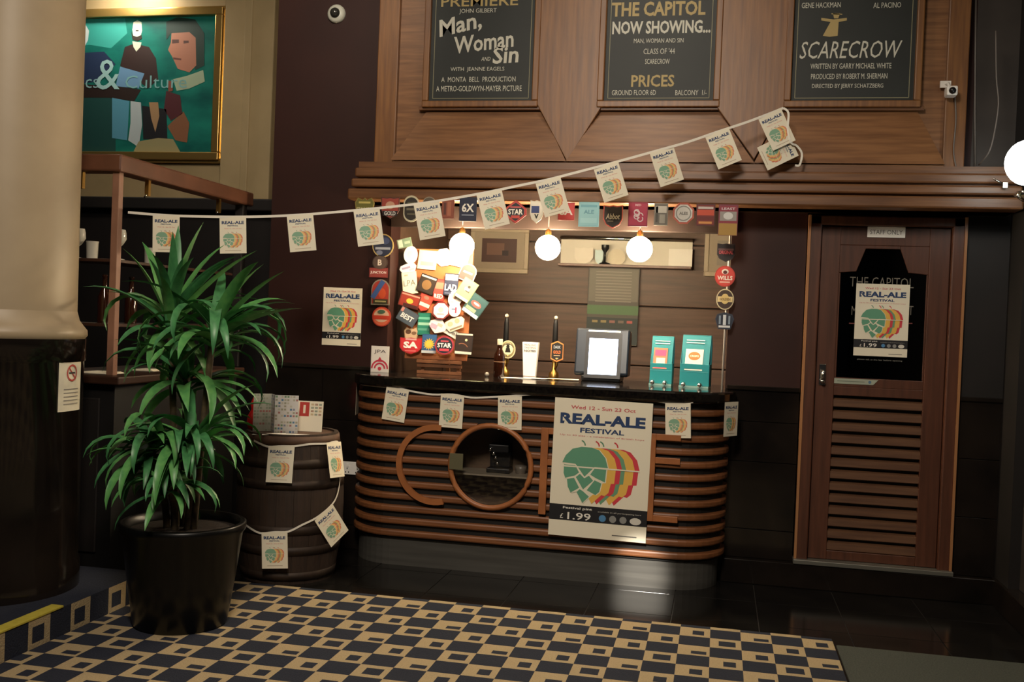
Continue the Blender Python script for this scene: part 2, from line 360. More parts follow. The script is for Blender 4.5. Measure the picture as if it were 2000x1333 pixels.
wb = MB()
wb.box(-3.03, -2.17, W, W+.2, 1.2, 4.4, REDW)                  # left pier
wb.box(-2.17, .05, W, W+.2, 2.42, 4.4, REDW)                   # over the bar opening
wb.box(.05, .5, W, W+.2, 1.2, 4.4, REDW)
wb.box(.5, 1.42, W, W+.2, 2.3, 4.4, REDW)
wb.box(1.42, 1.72, W, W+.2, 1.2, 2.5, DARKW); wb.box(1.42, 1.72, W, W+.2, 2.5, 4.4, mat('right wall stone and lamp glow', '#3b342f', .5, noise='#2e2824', nscale=4))  # upper piece lightened: the globe lamp's glow is put into the wall colour
wb.box(-3.03, -2.17, W+.02, W+.2, 0, 1.2, BLKM); wb.box(.05, .5, W+.02, W+.2, 0, 1.2, BLKM); wb.box(1.42, 1.72, W+.02, W+.2, 0, 1.2, BLKM)
wb.box(.5, 1.42, W+.1, W+.2, 0, 2.3, BLKM)
wall = st(wb.build('wall_back'))
def panels(x0, x1, zs, n):
    for a, b in zip(zs[:-1], zs[1:]):
        for k in range(n):
            q = MB(); q.box(x0+(x1-x0)*k/n+.002, x0+(x1-x0)*(k+1)/n-.002, W, W+.02, a+.002, b-.002, BLK); q.build('marble_panel', wall, bevel=.001)
panels(-3.03, -2.2, (.15, .5, .85, 1.2), 2); panels(.05, .5, (.15, .33, .75, 1.0, 1.2), 1); panels(1.42, 1.72, (.15, .5, .85, 1.2), 1)
for nm, x0, x1 in (('trim_1', -3.03, -2.16), ('trim_2', .06, .5), ('trim_3', 1.42, 1.7)):
    q = MB(); q.box(x0, x1, W-.018, W, 1.195, 1.222, BLK); st(q.build(nm, bevel=.004))
for nm, x0, x1 in (('baseboard_left', -3.05, -2.24), ('baseboard_right', .07, 1.7)):
    q = MB(); q.box(x0, x1, W-.06, W+.02, 0, .15, BLK); st(q.build(nm, bevel=.006))
# right hand wall with a dark stone base
q = MB(); q.box(1.72, 1.9, -1.5, W+.2, .16, 4.4, mat('right wall stone and lamp glow', '#3b342f', .5, noise='#2e2824', nscale=4)); q.box(1.66, 1.72, 6.2, W, .16, 4.4, DARKW); wr = st(q.build('wall_right'))
q = MB(); q.box(1.64, 1.72, -1.5, W, 0, .16, BLK); st(q.build('baseboard_side', bevel=.006))
# recess behind the bar
q = MB()
q.box(-2.37, -2.17, W+.2, 7.95, 0, 2.6, mat('recess side paint', '#553f31', .5, noise='#463226', nscale=5))
q.box(-2.17, .4, 7.95, 8.05, 0, 2.6, BLKM); q.box(.35, .45, W+.2, 7.95, 0, 2.6, BACKW); q.box(-2.2, .45, W+.2, 8.0, 2.6, 2.68, BLKM)
wrec = st(q.build('wall_recess'))
zz = [.0, .98, 1.26, 1.72, 2.2, 2.6]
for a, b in zip(zz[:-1], zz[1:]):
    q = MB(); q.box(-2.17, .35, 7.925, 7.95, a+.004, b-.004, BACKW); q.build('board', wrec, bevel=.006)
# cornice: three stepped mouldings over bar and door
for nm, y0, z0, z1 in (('trim_4', 6.25, 2.455, 2.515), ('trim_5', 6.21, 2.385, 2.44), ('trim_6', 6.17, 2.30, 2.37)):
    q = MB(); q.box(-2.37+.02*(z1-2.3)*5, 1.64, y0, W, z0, z1, OAKD); st(q.build(nm, bevel=.012))
q = MB(); q.box(-2.34, 1.63, 6.30, W, 2.30, 2.56, OAKD); st(q.build('trim_7'))
q = MB(); q.box(-2.17, .05, 6.478, 6.52, 2.16, 2.42, mat('header board', '#2a1a12', .6)); st(q.build('trim_11', bevel=.006))
# oak panelling above
q = MB(); q.box(-2.27, 1.36, 6.42, W, 2.5, 4.4, OAK); pan = st(q.build('wall_panelling'))
for nm, x0, x1 in (('stile', -2.27, -2.13), ('stile', 1.24, 1.36)):
    q = MB(); q.box(x0, x1, 6.385, 6.42, 2.53, 4.4, OAKV); q.build(nm, pan, bevel=.006)
# sloping aprons below each board, cut to leave the V-shaped pilasters standing between them
def quadslab(pts, th, m):
    b = MB(); n = len(pts); b.add(list(pts)+[(x, y+th, z) for x, y, z in pts], [list(range(n)), list(range(2*n-1, n-1, -1))]+[(i, n+i, n+(i+1) % n, (i+1) % n) for i in range(n)], m); return b
ZB, ZA = 2.90, 2.575
for xs in ((-1.93, -1.16, -2.13, -.985), (-.80, -.06, -.985, .16), (.31, 1.09, .16, 1.24)):
    quadslab([(xs[0], 6.40, ZB), (xs[1], 6.40, ZB), (xs[3], 6.31, ZA), (xs[2], 6.31, ZA)], .012, OAK).build('apron_panel', pan)
q = MB(); q.box(-2.13, 1.24, 6.33, 6.42, 2.515, 2.575, OAK); q.build('bottom_rail', pan, bevel=.006)
for pts in ([(-1.19, 4.4), (-.77, 4.4), (-.77, 2.94), (-.985, 2.58), (-1.19, 2.94)], [(-.09, 4.4), (.33, 4.4), (.33, 2.94), (.16, 2.6), (-.09, 2.94)]):
    q = MB(); q.prism(pts, 6.355, 6.42, OAKV); q.build('pilaster', pan, bevel=.004)

# painted-wall bay on the left, beyond the gantry
q = MB(); q.box(-7, -3.03, 8.05, 8.2, 2.5, 4.4, CREAMW); q.box(-7, -3.0, 8.05, 8.2, 0, 2.5, DARKW); q.box(-3.1, -3.0, W+.2, 8.05, 0, 4.4, DARKW); st(q.build('wall_left'))
q = MB(); q.box(-4.19, -3.74, 7.95, 8.05, 2.50, 4.4, CREAMW); q.box(-4.0, -3.93, 7.93, 7.95, 2.5, 4.4, CREAMW); st(q.build('trim_8', bevel=.01))
q = MB(); q.box(-7, -3.2, 7.9, 8.05, 2.40, 2.50, DARKW); st(q.build('trim_9', bevel=.01))

# ------------------------------------------------------------------ carpet, mat and step
CX, CY, CS = .627, 5.365, .1519
b = MB()
def cell(c, r, x0, x1, y0, y1, m, z=0.0): b.add([(x0, y0, z), (x1, y0, z), (x1, y1, z), (x0, y1, z)], [(0, 1, 2, 3)], m)
RECT = {'s': (.42, .80, .33, .80), 'b': (.42, .90, .55, .85), 'l': (.28, .82, .25, .78)}
CZ = .006
NC = 23; NR = 30
def carpet_cell(P, c, r, dark):      # P(u, v, z): cell corner fractions to a point
    b.add([P(0, 0, 0), P(1, 0, 0), P(1, 1, 0), P(0, 1, 0)], [(0, 1, 2, 3)], CARPD if dark else CARPL)
    if not dark:
        k = 's' if (c+r) % 4 == 3 else ('b' if r % 2 == 0 else 'l'); u0_, u1_, v0_, v1_ = RECT[k]
        b.add([P(u0_, v0_, .0004), P(u1_, v0_, .0004), P(u1_, v1_, .0004), P(u0_, v1_, .0004)], [(0, 1, 2, 3)], CARPD)
STX = -2.95
for r in range(-1, NR):
    for c in range(-NC-1, 0):
        x0 = CX+c*CS; y0 = CY-r*CS; x1 = x0+CS
        if x1 < STX: continue
        f0 = .72 if r == -1 else 0
        def P(u, v, z): return (max(STX, x0+u*CS), y0-(f0+(1-f0)*v)*CS, CZ+z)
        if r == -1:
            b.add([P(0, 0, 0), P(1, 0, 0), P(1, 1, 0), P(0, 1, 0)], [(0, 1, 2, 3)], CARPD if (c+r) % 2 == 0 else CARPL)
        else: carpet_cell(P, c, r, (c+r) % 2 == 0)
b.box(STX, CX, CY-NR*CS, CY+.28*CS, 0, CZ-.0005, CARPD)
cp = b.build('carpet'); tag(cp, 'navy and sand chequered carpet with small offset squares in its sand cells', 'carpet')
# step on the left, carpet carried up its riser
q = MB(); q.box(-5.2, STX-.002, .9, 4.95, 0, .138, CARPD); stp = st(q.build('floor_step'))
b = MB()
for r in range(3, NR-1):
    y0 = CY-r*CS
    if y0 > 4.95: continue
    def P(u, v, z): return (STX+z, y0-u*CS, .138*(1-v))
    carpet_cell(P, 1-r, -r*0+1, r % 2 == 1)
b.build('riser_carpet', stp)
q = MB(); q.box(STX-.06, STX+.004, .9, 4.24, .138, .148, NOSE); q.build('step_nosing', stp, bevel=.002)
b = MB(); b.box(CX+.012, 1.63, -.5, 5.30, 0, .008, MATG)
tag(b.build('entrance_mat'), 'plain grey green entrance matting beside the chequered carpet', 'mat')

# ------------------------------------------------------------------ column
cx, cy = -3.50, 4.45
R1 = .355
t = thing('column', 'round cream painted column on a black marble pedestal', 'column', (cx, cy, .138))
q = MB(); q.lathe([(R1, 1.46), (R1-.004, 2.2), (R1-.01, 4.4)], (cx, cy, 0), CREAM, 48); q.build('shaft', t)
q = MB(); q.lathe([(R1+.04, 1.385), (R1+.052, 1.40), (R1+.05, 1.425), (R1+.03, 1.45), (R1+.012, 1.475), (R1, 1.52)], (cx, cy, 0), CREAM, 48); q.build('base_moulding', t)
q = MB(); q.lathe([(R1+.05, .138), (R1+.05, .26), (R1+.04, .28), (R1+.04, 1.27), (R1+.048, 1.275), (R1+.048, 1.385)], (cx, cy, 0), BLK, 48); q.build('pedestal', t)
# no smoking notice wrapped round the pedestal
RS = R1+.043; ang = .05
def bend(x, y, z):
    a = ang + x/RS
    return ((RS-y)*math.cos(a), (RS-y)*math.sin(a), z)
t = thing('no_smoking_notice', 'white no smoking notice taped round the black column pedestal', 'notice', (cx, cy, 1.16)); q = MB()
nw, nh = .185, .255
for i in range(6):
    a0, a1 = -nw/2+nw*i/6, -nw/2+nw*(i+1)/6
    sheet(q, [(a0, -nh/2), (a1, -nh/2), (a1, nh/2), (a0, nh/2)], PAPER, .002, bend)
q.build('sheet', t, local=True)
p = Pr(); p.ring(0, .06, .042, .009, '#c0453c', 4, 24); p.rect(0, .06, .008, .075, '#c0453c', 4, 45); p.rect(0, .06, .05, .008, '#333333', 3)
for i in range(5): p.rect(0, -.02-.018*i, .12, .005, '#9a938a', 3)
p.mb(bend).build('printed_sign', t, local=True)

# ------------------------------------------------------------------ painting
Y = 8.0
a = aty(430, 318, Y); c = aty(430, 18, Y)
x1p = a.x; x0p = -6.25; z0p = 2.83; z1p = 4.12
t = thing('mural_painting', 'large teal painting of bearded and dark haired figures in a gilt frame', 'painting', ((x0p+x1p)/2, Y, z0p))
fwd = .075
def frame(parent, x0, x1, z0, z1, y, wd, th, m, name='frame', bev=.006):
    q = MB(); q.box(x0, x1, y-th, y+.02, z1-wd, z1, m); q.box(x0, x1, y-th, y+.02, z0, z0+wd, m); q.box(x0, x0+wd, y-th, y+.02, z0+wd, z1-wd, m); q.box(x1-wd, x1, y-th, y+.02, z0+wd, z1-wd, m)
    return q.build(name, parent, bevel=bev)
frame(t, x0p, x1p, z0p, z1p, Y, .065, .05, GILT); frame(t, x0p-.02, x1p+.02, z0p-.02, z1p+.02, Y+.02, .03, .03, GILT, 'outer_frame')
PT = mat('painted teal ground', '#1f7a6c', .35, noise='#0f4f4c', nscale=2.5, stretch=(1, 1, 2))
q = MB(); q.box(x0p+.05, x1p-.05, Y, Y+.03, z0p+.05, z1p-.05, PT); q.build('canvas', t)
p = Pr()
def pp(pts): return [(v.x, v.z) for v in (aty(100+u*340/1511, 20+w_*300/1333, Y) for u, w_ in pts)]
for L, col, pts in (
    (1, '#2f8f86', [(215, 60), (640, 60), (660, 200), (520, 330), (330, 300), (215, 320)]),
    (2, '#16423f', [(215, 640), (560, 690), (560, 1260), (215, 1260)]),
    (2, '#1c2c4a', [(290, 370), (460, 360), (560, 470), (400, 620), (230, 640), (260, 470)]),
    (3, '#241612', [(215, 640), (560, 660), (780, 690), (720, 790), (500, 760), (215, 760)]),
    (3, '#b9c3c4', [(213, 85), (290, 110), (330, 180), (320, 260), (285, 330), (270, 430), (215, 480)]),
    (3, '#2c1a18', [(640, 320), (720, 290), (850, 320), (910, 420), (930, 600), (840, 680), (600, 480)]),
    (4, '#cfd3bd', [(705, 170), (715, 105), (750, 85), (785, 105), (790, 180), (775, 230), (715, 230)]),
    (5, '#2a2018', [(695, 180), (712, 220), (745, 232), (785, 215), (790, 245), (750, 270), (708, 255)]),
    (5, '#2a2018', [(735, 172), (760, 172), (760, 184), (735, 184)]),
    (4, '#c5c9b4', [(705, 270), (785, 280), (775, 320), (740, 360), (715, 320)]),
    (3, '#0d2b24', [(1000, 100), (1100, 60), (1250, 80), (1330, 200), (1330, 480), (1250, 520), (1230, 220), (1040, 200), (1000, 260)]),
    (4, '#a06a54', [(1045, 200), (1200, 190), (1255, 240), (1260, 480), (1200, 540), (1100, 510), (1050, 400), (1015, 345), (1040, 280)]),
    (5, '#4a2a22', [(1050, 255), (1110, 255), (1110, 285), (1050, 290)]), (5, '#4a2a22', [(1150, 265), (1195, 265), (1195, 285), (1150, 290)]),
    (5, '#5a3026', [(1060, 410), (1130, 420), (1130, 435), (1060, 428)]),
    (4, '#94a48a', [(1060, 600), (1180, 570), (1320, 520), (1335, 620), (1200, 680), (1090, 700)]),
    (4, '#5f86a8', [(600, 490), (810, 550), (760, 680), (560, 660)]), (4, '#4f8ba3', [(530, 760), (680, 790), (660, 1130), (530, 1110)]),
    (5, '#a9b4b8', [(690, 790), (780, 800), (790, 1000), (760, 1190), (670, 1130), (690, 980)]),
    (5, '#16161c', [(790, 830), (1000, 860), (1010, 1120), (800, 1120)]), (6, '#9a7a58', [(850, 800), (930, 800), (940, 920), (905, 1060), (870, 940)]),
    (5, '#4a1c22', [(1000, 700), (1120, 740), (1140, 900), (1040, 960), (980, 860)]), (6, '#7a4030', [(1010, 610), (1060, 620), (1055, 700), (1020, 710)]),
    (5, '#7d5238', [(1060, 960), (1150, 880), (1200, 980), (1180, 1150), (1080, 1130), (1010, 1010)]),
    (6, '#8d8560', [(760, 1140), (930, 1110), (1060, 1120), (1160, 1300), (680, 1300)])): p.poly(pp(pts), col, L)
v0 = aty(225, 165, Y); p.text('&', aty(212, 140, Y).x, aty(212, 146, Y).z, .26, '#8fb5b5', 9, None, 0)
p.text('tics', aty(170, 160, Y).x, aty(170, 160, Y).z, .11, '#7fa5a8', 8, None, -.005); p.text('Culture', aty(305, 160, Y).x, aty(305, 160, Y).z, .11, '#6fa0a0', 8, .58, -.005)
p.mb().build('painted_figures', t, local=True).location = (-(x0p+x1p)/2, 0, -z0p)

# ------------------------------------------------------------------ bar gantry on the left (posts, rail, shelves) above a dark counter
GX, GY = -3.27, 5.06
SHELF = mat('gantry shelf timber', '#3a241a', .4)
ct = thing('bar_counter', 'dark panelled bar counter standing behind the tall potted plant', 'counter', (-4.2, 5.3, 0))
q = MB(); q.box(-5.6, -3.22, 5.02, 5.5, 0, 1.13, BLKM); q.box(-3.75, -3.22, 5.5, 6.45, 0, 1.13, BLKM); q.build('body', ct)
q = MB(); q.prism([(-5.6, 4.96), (-3.16, 4.96), (-3.16, 6.45), (-3.78, 6.45), (-3.78, 5.55), (-5.6, 5.55)], 1.13, 1.175, SHELF, 'z'); q.build('worktop', ct, bevel=.008)
for x in (-5.0, -4.4, -3.8): 
    q = MB(); q.box(x, x+.5, 5.005, 5.02, .2, 1.05, DARKW); q.build('panel', ct, bevel=.006)
gt = thing('bar_gantry', 'tall wooden bar gantry with square posts and top rail above the plant', 'gantry', (GX, GY, 1.175))
q = MB(); q.prism([(-5.6, GY-.05), (GX+.05, GY-.05), (GX+.05, 6.62), (GX-.07, 6.62), (GX-.07, GY+.07), (-5.6, GY+.07)], 2.29, 2.385, MAHO, 'z'); q.build('top_rail', gt, bevel=.012)
GP = mat('gantry post timber', '#946c58', .4, noise='#7e5a48', nscale=6)
q = MB(); q.box(GX-.02, GX+.022, GY-.02, GY+.022, 1.175, 2.29, GP); q.build('post', gt, bevel=.003)
q = MB(); q.box(GX-.03, GX+.03, 6.5, 6.56, 1.175, 2.29, DARKW); q.build('post', gt, bevel=.003)
q = MB(); q.box(-5.5, -5.46, GY-.02, GY+.02, 1.175, 2.29, GP); q.build('post', gt, bevel=.003)
SHELF = mat('gantry shelf timber', '#3a241a', .4)
for z in (1.44, 1.80):
    q = MB(); q.box(-5.55, GX-.03, GY+.03, GY+.3, z, z+.018, SHELF); q.box(GX-.3, GX-.03, GY+.3, 6.5, z, z+.018, SHELF); q.build('shelf', gt, bevel=.003)
for (x, y) in ((GX-.22, GY), (GX, GY+.3), (GX, GY+1.15), (GX-.75, GY)):
    q = MB(); q.box(x-.012, x+.012, y-.012, y+.012, 2.2, 2.29, GOLDM); q.tube([(x, y, 2.21), (x, y-.03, 2.19), (x+.02, y-.05, 2.2)], .006, CHROME, 6); q.build('hook', gt)
def glassware(kind, loc, label, group):
    if kind == 'wine':
        prof = [(.032, 0), (.032, .003), (.005, .008), (.004, .07), (.02, .085), (.038, .115), (.036, .15), (.031, .17)]
    elif kind == 'tumbler': prof = [(.03, 0), (.033, .09), (.036, .1)]
    else: prof = [(.034, 0), (.036, .02), (.036, .15), (.014, .2), (.013, .26), (.016, .262), (.016, .275)]
    m = {'bottle': BRN}.get(kind, mat('pale glassware', '#b5b2a6', .15, spec=.6))
    q = MB(); q.lathe(prof, loc, m, 14); o = q.build('bottle' if kind == 'bottle' else 'drinking_glass', loc=loc)
    tag(o, label, 'bottle' if kind == 'bottle' else 'glass', group)
gl = [('wine', 153, 468, 'stemmed glass on the upper gantry shelf close to the column'), ('tumbler', 180, 468, 'short tumbler on the upper gantry shelf just left of the gantry post'),
      ('wine', 232, 485, 'stemmed glass on the upper gantry shelf right of the gantry post')]
for k, px, py, lb in gl:
    v = aty(px, py+28, GY+.12); glassware(k, (v.x, GY+.12, 1.818), lb, 'glasses on the gantry shelves')
for i, (k, y, lb) in enumerate((('tumbler', 5.62, 'second tumbler on the upper shelf side running back to the red wall'), ('wine', 5.9, 'stemmed glass furthest back on the upper gantry shelf'))):
    glassware(k, (GX-.13, y, 1.818), lb, 'glasses on the gantry shelves')
for i, (x, y, lb) in enumerate(((-3.42, GY+.14, 'brown bottle on the lower gantry shelf left of the post'), (GX-.14, 5.45, 'brown bottle on the lower gantry shelf behind the post'), (GX-.14, 5.8, 'brown bottle on the lower gantry shelf nearest the red wall'))):
    glassware('bottle', (x, y, 1.458), lb, 'bottles on the gantry shelf')
for i, (px, py, wd, lb) in enumerate(((195, 728, .2, 'white sheets lying on the dark bar top left of the plant leaves'), (285, 723, .16, 'white sheets lying on the dark bar top behind the plant leaves'))):
    v = atz(px, py, 1.18); q = MB()
    for k in range(3): q.box(v.x-wd/2+.01*k, v.x+wd/2-.015*k, v.y-.05+.01*k, v.y+.1, 1.176+.003*k, 1.1785+.003*k, PAPER)
    tag(q.build('paper_stack', loc=(v.x, v.y, 1.176)), lb, 'papers')

# ------------------------------------------------------------------ plant
pc = Vector((-2.55, 4.60, .0065))
pl = thing('potted_plant', 'tall leafy cane plant in a glossy black tapered pot', 'plant', pc)
q = MB(); q.lathe([(.215, 0), (.225, .01), (.26, .25), (.285, .45), (.30, .47), (.302, .50), (.295, .505), (.275, .505), (.268, .46)], pc, POTM, 48); q.build('pot', pl)
q = MB(); q.lathe([(.0001, .475), (.15, .472), (.271, .46)], pc, SOIL, 32); q.build('soil', pl)
def leafmesh(L, elev, droop, wd, fold, n=9):
    b = MB(); vs = []; fs = []; p = Vector((0, 0, 0)); e = elev
    for i in range(n+1):
        t = i/n; w_ = wd*(min(1, .4+t*3.2))*(1-t**3.4)+.0012
        nrm = Vector((-math.sin(e), 0, math.cos(e)))
        for s in (-1, 0, 1): vs.append(p+Vector((0, s*w_/2, 0))+nrm*(fold*w_*(abs(s))))
        p = p+Vector((math.cos(e), 0, math.sin(e)))*(L/n); e -= droop/n*(.4+1.5*t)
    for i in range(n):
        for k in range(2): fs.append((3*i+k, 3*i+3+k, 3*i+4+k, 3*i+1+k))
    return vs, fs
LM = []
random.seed(4)
for i, (L, el, dr) in enumerate(((.50, 1.38, .25), (.46, 1.2, .5), (.52, 1.0, .7), (.5, .8, 1.0), (.48, .6, 1.3), (.46, .35, 1.5), (.46, .1, 1.5), (.44, -.2, 1.3), (.42, -.5, 1.0), (.5, .9, 2.4), (.48, .45, .35), (.46, .9, .35), (.58, .7, 2.9), (.55, .1, 1.9))):
    for j in range(2):
        vs, fs = leafmesh(L, el, dr, .074 if j == 0 else .064, .2)
        b = MB(); b.add(vs, fs, LEAF if j == 0 else LEAF2, True); o = b.build('leaf', None, local=True)
        md = None; LM.append(o.data); bpy.data.objects.remove(o)
def leaf(k, c, az, sc, tw=0):
    o = bpy.data.objects.new('leaf', LM[k]); COL.objects.link(o); o.parent = pl; o.location = Vector(c)-pc
    o.rotation_euler = (tw, 0, az); o.scale = (sc, sc, sc); return o
crowns = [((-2.66, 4.6, 1.46), 32, (0, 1, 2, 2, 3, 4, 5, 6, 7, 8, 9, 12, 12, 13), .93), ((-2.40, 4.55, 1.42), 30, (2, 3, 4, 10, 5, 6, 7, 8, 9, 12, 12, 13), .9),
          ((-2.46, 4.50, .90), 28, (3, 4, 5, 6, 7, 8, 9, 12, 13), .86), ((-2.69, 4.50, .84), 26, (4, 5, 6, 7, 8, 9, 12, 13), .72),
          ((-2.57, 4.62, 1.18), 28, (3, 5, 6, 7, 8, 9, 12, 13), .92), ((-2.56, 4.44, .70), 24, (5, 6, 7, 8, 9, 12), .62)]
for c, n, ks, sc in crowns:
    for i in range(n):
        k = random.choice(ks); az = 2.399*i+random.uniform(-.3, .3)
        h = .12*(1-i/n)
        leaf(2*k+random.randint(0, 1), (c[0]+.015*math.cos(az), c[1]+.015*math.sin(az), c[2]+h-.05), az, sc*random.uniform(.8, 1.08), random.uniform(-.25, .25))
for k, c, az, sc in ((0, crowns[0][0], .15, 1.1), (2, crowns[0][0], 2.7, 1.1), (22, crowns[0][0], .3, 1.25), (20, crowns[1][0], -.1, 1.05), (22, crowns[1][0], .1, 1.05), (20, crowns[1][0], -.4, 1.0), (12, crowns[1][0], -.2, 1), (10, crowns[2][0], -.3, .8), (2, crowns[1][0], .4, .95), (4, crowns[2][0], -.1, .9)):
    leaf(k, c, az, sc)
for i in range(16):
    leaf(2*random.choice((9, 12, 13, 7))+i % 2, (-2.58+.012*i-.06, 4.44, .86+.02*(i % 5)), -PI/2+random.uniform(-1.1, 1.1), random.uniform(.62, .8))
for c in crowns:
    x, y, z = c[0]; bx, by = pc.x+(x-pc.x)*.45, pc.y+(y-pc.y)*.45
    q = MB(); q.tube(spline([(bx, by, .46), (bx+(x-bx)*.3, by, .46+(z-.46)*.45), (x, y, z+.06)], 5), .017, STEM, 8); q.build('cane', pl)

# ------------------------------------------------------------------ barrel
bc = Vector((-2.47, 5.70, 0)); BH = .86
br = thing('barrel', 'dark oak whisky barrel standing between plant and bar counter', 'barrel', bc)
def brad(z): return .268+.046*math.sin(PI*z/BH)
NS = 20
vs = []; fs = []; n = 10; ha = PI/NS*.985
for i in range(n+1):
    z = BH*i/n; r = brad(z)
    for rr, a in ((r, -ha), (r+.0015, 0), (r, ha), (r-.022, ha), (r-.022, -ha)): vs.append((rr*math.cos(a), rr*math.sin(a), z))
for i in range(n):
    for k in range(5): l = (k+1) % 5; fs.append((5*i+k, 5*i+l, 5*i+5+l, 5*i+5+k))
fs += [(0, 1, 2, 3, 4), tuple(5*n+k for k in range(5))]
b = MB(); b.add(vs, fs, STAVE); s0 = b.build('stave', br, local=True)
for i in range(1, NS): copyo(s0, br, rot=(0, 0, 2*PI*i/NS))
for z, m in ((.02, HOOP), (.17, HOOP), (.29, HOOP), (.55, HOOP), (.67, HOOP), (.80, HOOPT)):
    hh = .05; r0b, r1b = brad(z), brad(z+hh)
    q = MB(); q.lathe([(r0b, z), (r0b+.005, z), (r1b+.005, z+hh), (r1b, z+hh)], bc, m, 40); q.build('hoop', br)
q = MB(); q.lathe([(.0001, BH-.012), (brad(BH)-.012, BH-.012), (brad(BH)-.012, BH-.03), (.0001, BH-.03)], bc, HOOPT, 40); q.build('lid', br)
ZT = BH-.012
# folded leaflet stand on the barrel
random.seed(8)
lf = thing('leaflet_stand', 'zigzag folded leaflet with rows of small coloured pictures standing on the barrel', 'leaflet', (-2.62, 5.60, ZT))
pts = [(-2.68, 5.60), (-2.595, 5.66), (-2.54, 5.59), (-2.41, 5.63)]; hs = .225
cols = ['#b8b4a0', '#a9a58f', '#c9c4b4', '#8c93a8', '#b07a74', '#5f86a8', '#7c9a78']
for i, (a, c) in enumerate(zip(pts[:-1], pts[1:])):
    a = Vector((*a, 0)); c = Vector((*c, 0)); d = (c-a); wd = d.length; d.normalize(); nn = Vector((d.y, -d.x, 0))
    q = MB()
    def g(x, y, z, a=a, d=d, nn=nn): return tuple(a+d*x-nn*y+Vector((0, 0, ZT+z)))
    sheet(q, [(0, 0), (wd, 0), (wd, hs), (0, hs)], flat(('#b5b5a6', '#cfcbd0', '#dcd8d4')[i]), .002, g); q.build('fold', lf)
    p = Pr(); nx = max(3, int(wd/.016)); nz_ = 12
    for u in range(nx):
        for v in range(nz_):
            if random.random() < .72: p.rect((u+.5)*wd/nx, (v+.5)*hs/nz_, wd/nx*.7, hs/nz_*.62, random.choice(cols if i else ['#98a08c', '#a8a894', '#b0756c', '#8a957f']), 1)
    st_ = p.mb(g).build('printed_pictures', lf); st_['kind'] = 'stuff'
rc = thing('offer_card', 'cream card with a red panel propped behind the leaflet on the barrel', 'card', (-2.395, 5.76, ZT)); rc.rotation_euler = (-.12, 0, .1)
q = MB(); sheet(q, [(-.08, 0), (.08, 0), (.08, .185), (-.08, .185)], PAPER, .002); q.build('card', rc, local=True)
p = Pr(); p.rect(-.035, .135, .06, .085, '#b5342c', 1); p.text('I', -.035, .135, .05, '#e8d8c0', 2, .014, .03)
for u in range(3):
    for v in range(4): p.rect(.014+u*.024, .105+v*.02, .018, .012, random.choice(['#c9b48c', '#b0917a', '#9aa08c']), 1)
p.mb().build('printed_panel', rc, local=True)
q = MB()
for i, (x, y, r_) in enumerate(((-2.55, 5.50, .2), (-2.46, 5.49, -.1), (-2.37, 5.53, .15), (-2.49, 5.485, .5))):
    c_, s_ = math.cos(r_), math.sin(r_)
    q.prism([(x+u*c_-v*s_, y+u*s_+v*c_) for u, v in ((-.07, -.04), (.07, -.04), (.07, .04), (-.07, .04))], ZT+.001+.002*i, ZT+.0025+.002*i, PAPERW, 'z')
tag(q.build('paper_slips', loc=(-2.46, 5.5, ZT)), 'white paper slips spread on the barrel head before the leaflet', 'papers')
q = MB(); v = (-2.695, 5.655, ZT); q.lathe([(.02, 0), (.04, .015), (.048, .05), (.042, .09), (.028, .115), (.022, .13), (.03, .16), (.012, .2), (.0001, .21)], v, mat('red gloss', '#c01c1c', .2), 20)
tag(q.build('red_pot', loc=v), 'shiny red round pot with pointed lid behind the leaflet on the barrel', 'pot')
# socket
v = aty(689, 915, W-.002); s = thing('power_socket', 'white double power socket on the black wall left of the bar counter', 'socket', v)
q = MB(); q.box(v.x-.073, v.x+.073, W-.012, W+.001, v.z-.043, v.z+.043, PAPERW); q.build('plate', s, bevel=.003)
for dx in (-.036, .036):
    q = MB(); q.box(v.x+dx-.004, v.x+dx+.012, W-.016, W-.012, v.z+.008, v.z+.028, PAPERW); q.build('switch', s, bevel=.001)
    q = MB()
    for a, c in ((0, .012), (-.011, -.012), (.011, -.012)): q.box(v.x+dx+a-.003, v.x+dx+a+.003, W-.0128, W-.012, v.z+c-.02, v.z+c-.01, BLACKP)
    q.build('pin_holes', s)

# ------------------------------------------------------------------ the curved bar counter
XL, XR, YF, RC = -2.28, .06, 6.12, .30
def cpath(n=10):
    P = [(XL, 6.5), (XL, YF+RC)]
    P += [(XL+RC-RC*math.cos(PI/2*i/n), YF+RC-RC*math.sin(PI/2*i/n)) for i in range(1, n+1)]
    P += [(XR-RC+RC*math.sin(PI/2*i/n), YF+RC-RC*math.cos(PI/2*i/n)) for i in range(0, n+1)]
    return P+[(XR, 6.5)]
PATH = cpath()
bar = thing('ale_bar', 'low bar front of curved varnished slats with black granite top', 'bar counter', (-1.1, 6.4, 0))
HC = (-1.34, .665); HR = .245
def side(pth, a, b):     # part of the path with a <= s <= b along the straight front
    if a is None: L_ = [p for p in pth if not (p[1] <= YF+1e-6 and p[0] > b) and (p[0] < b)]; return L_+[(b, YF)]
    return [(a, YF)]+[p for p in pth if p[0] > a]
zs = .185; NSL = 12; pit = .0775; hsl = .043
for i in range(NSL):
    z0 = zs+i*pit; zm = z0+hsl/2; prof = [(0, z0), (.022, z0+.004), (.026, z0+.012), (.026, z0+hsl-.012), (.022, z0+hsl-.004), (0, z0+hsl)]
    dz = max(0, abs(zm-HC[1])-hsl/2*.6)
    if dz < HR:
        dx = math.sqrt(HR*HR-dz*dz)
        for pth in (side(PATH, None, HC[0]-dx), side(PATH, HC[0]+dx, None)):
            q = MB(); q.sweep(pth, prof, SLAT); q.build('slat', bar)
    else:
        q = MB(); q.sweep(PATH, prof, SLAT); q.build('slat', bar)
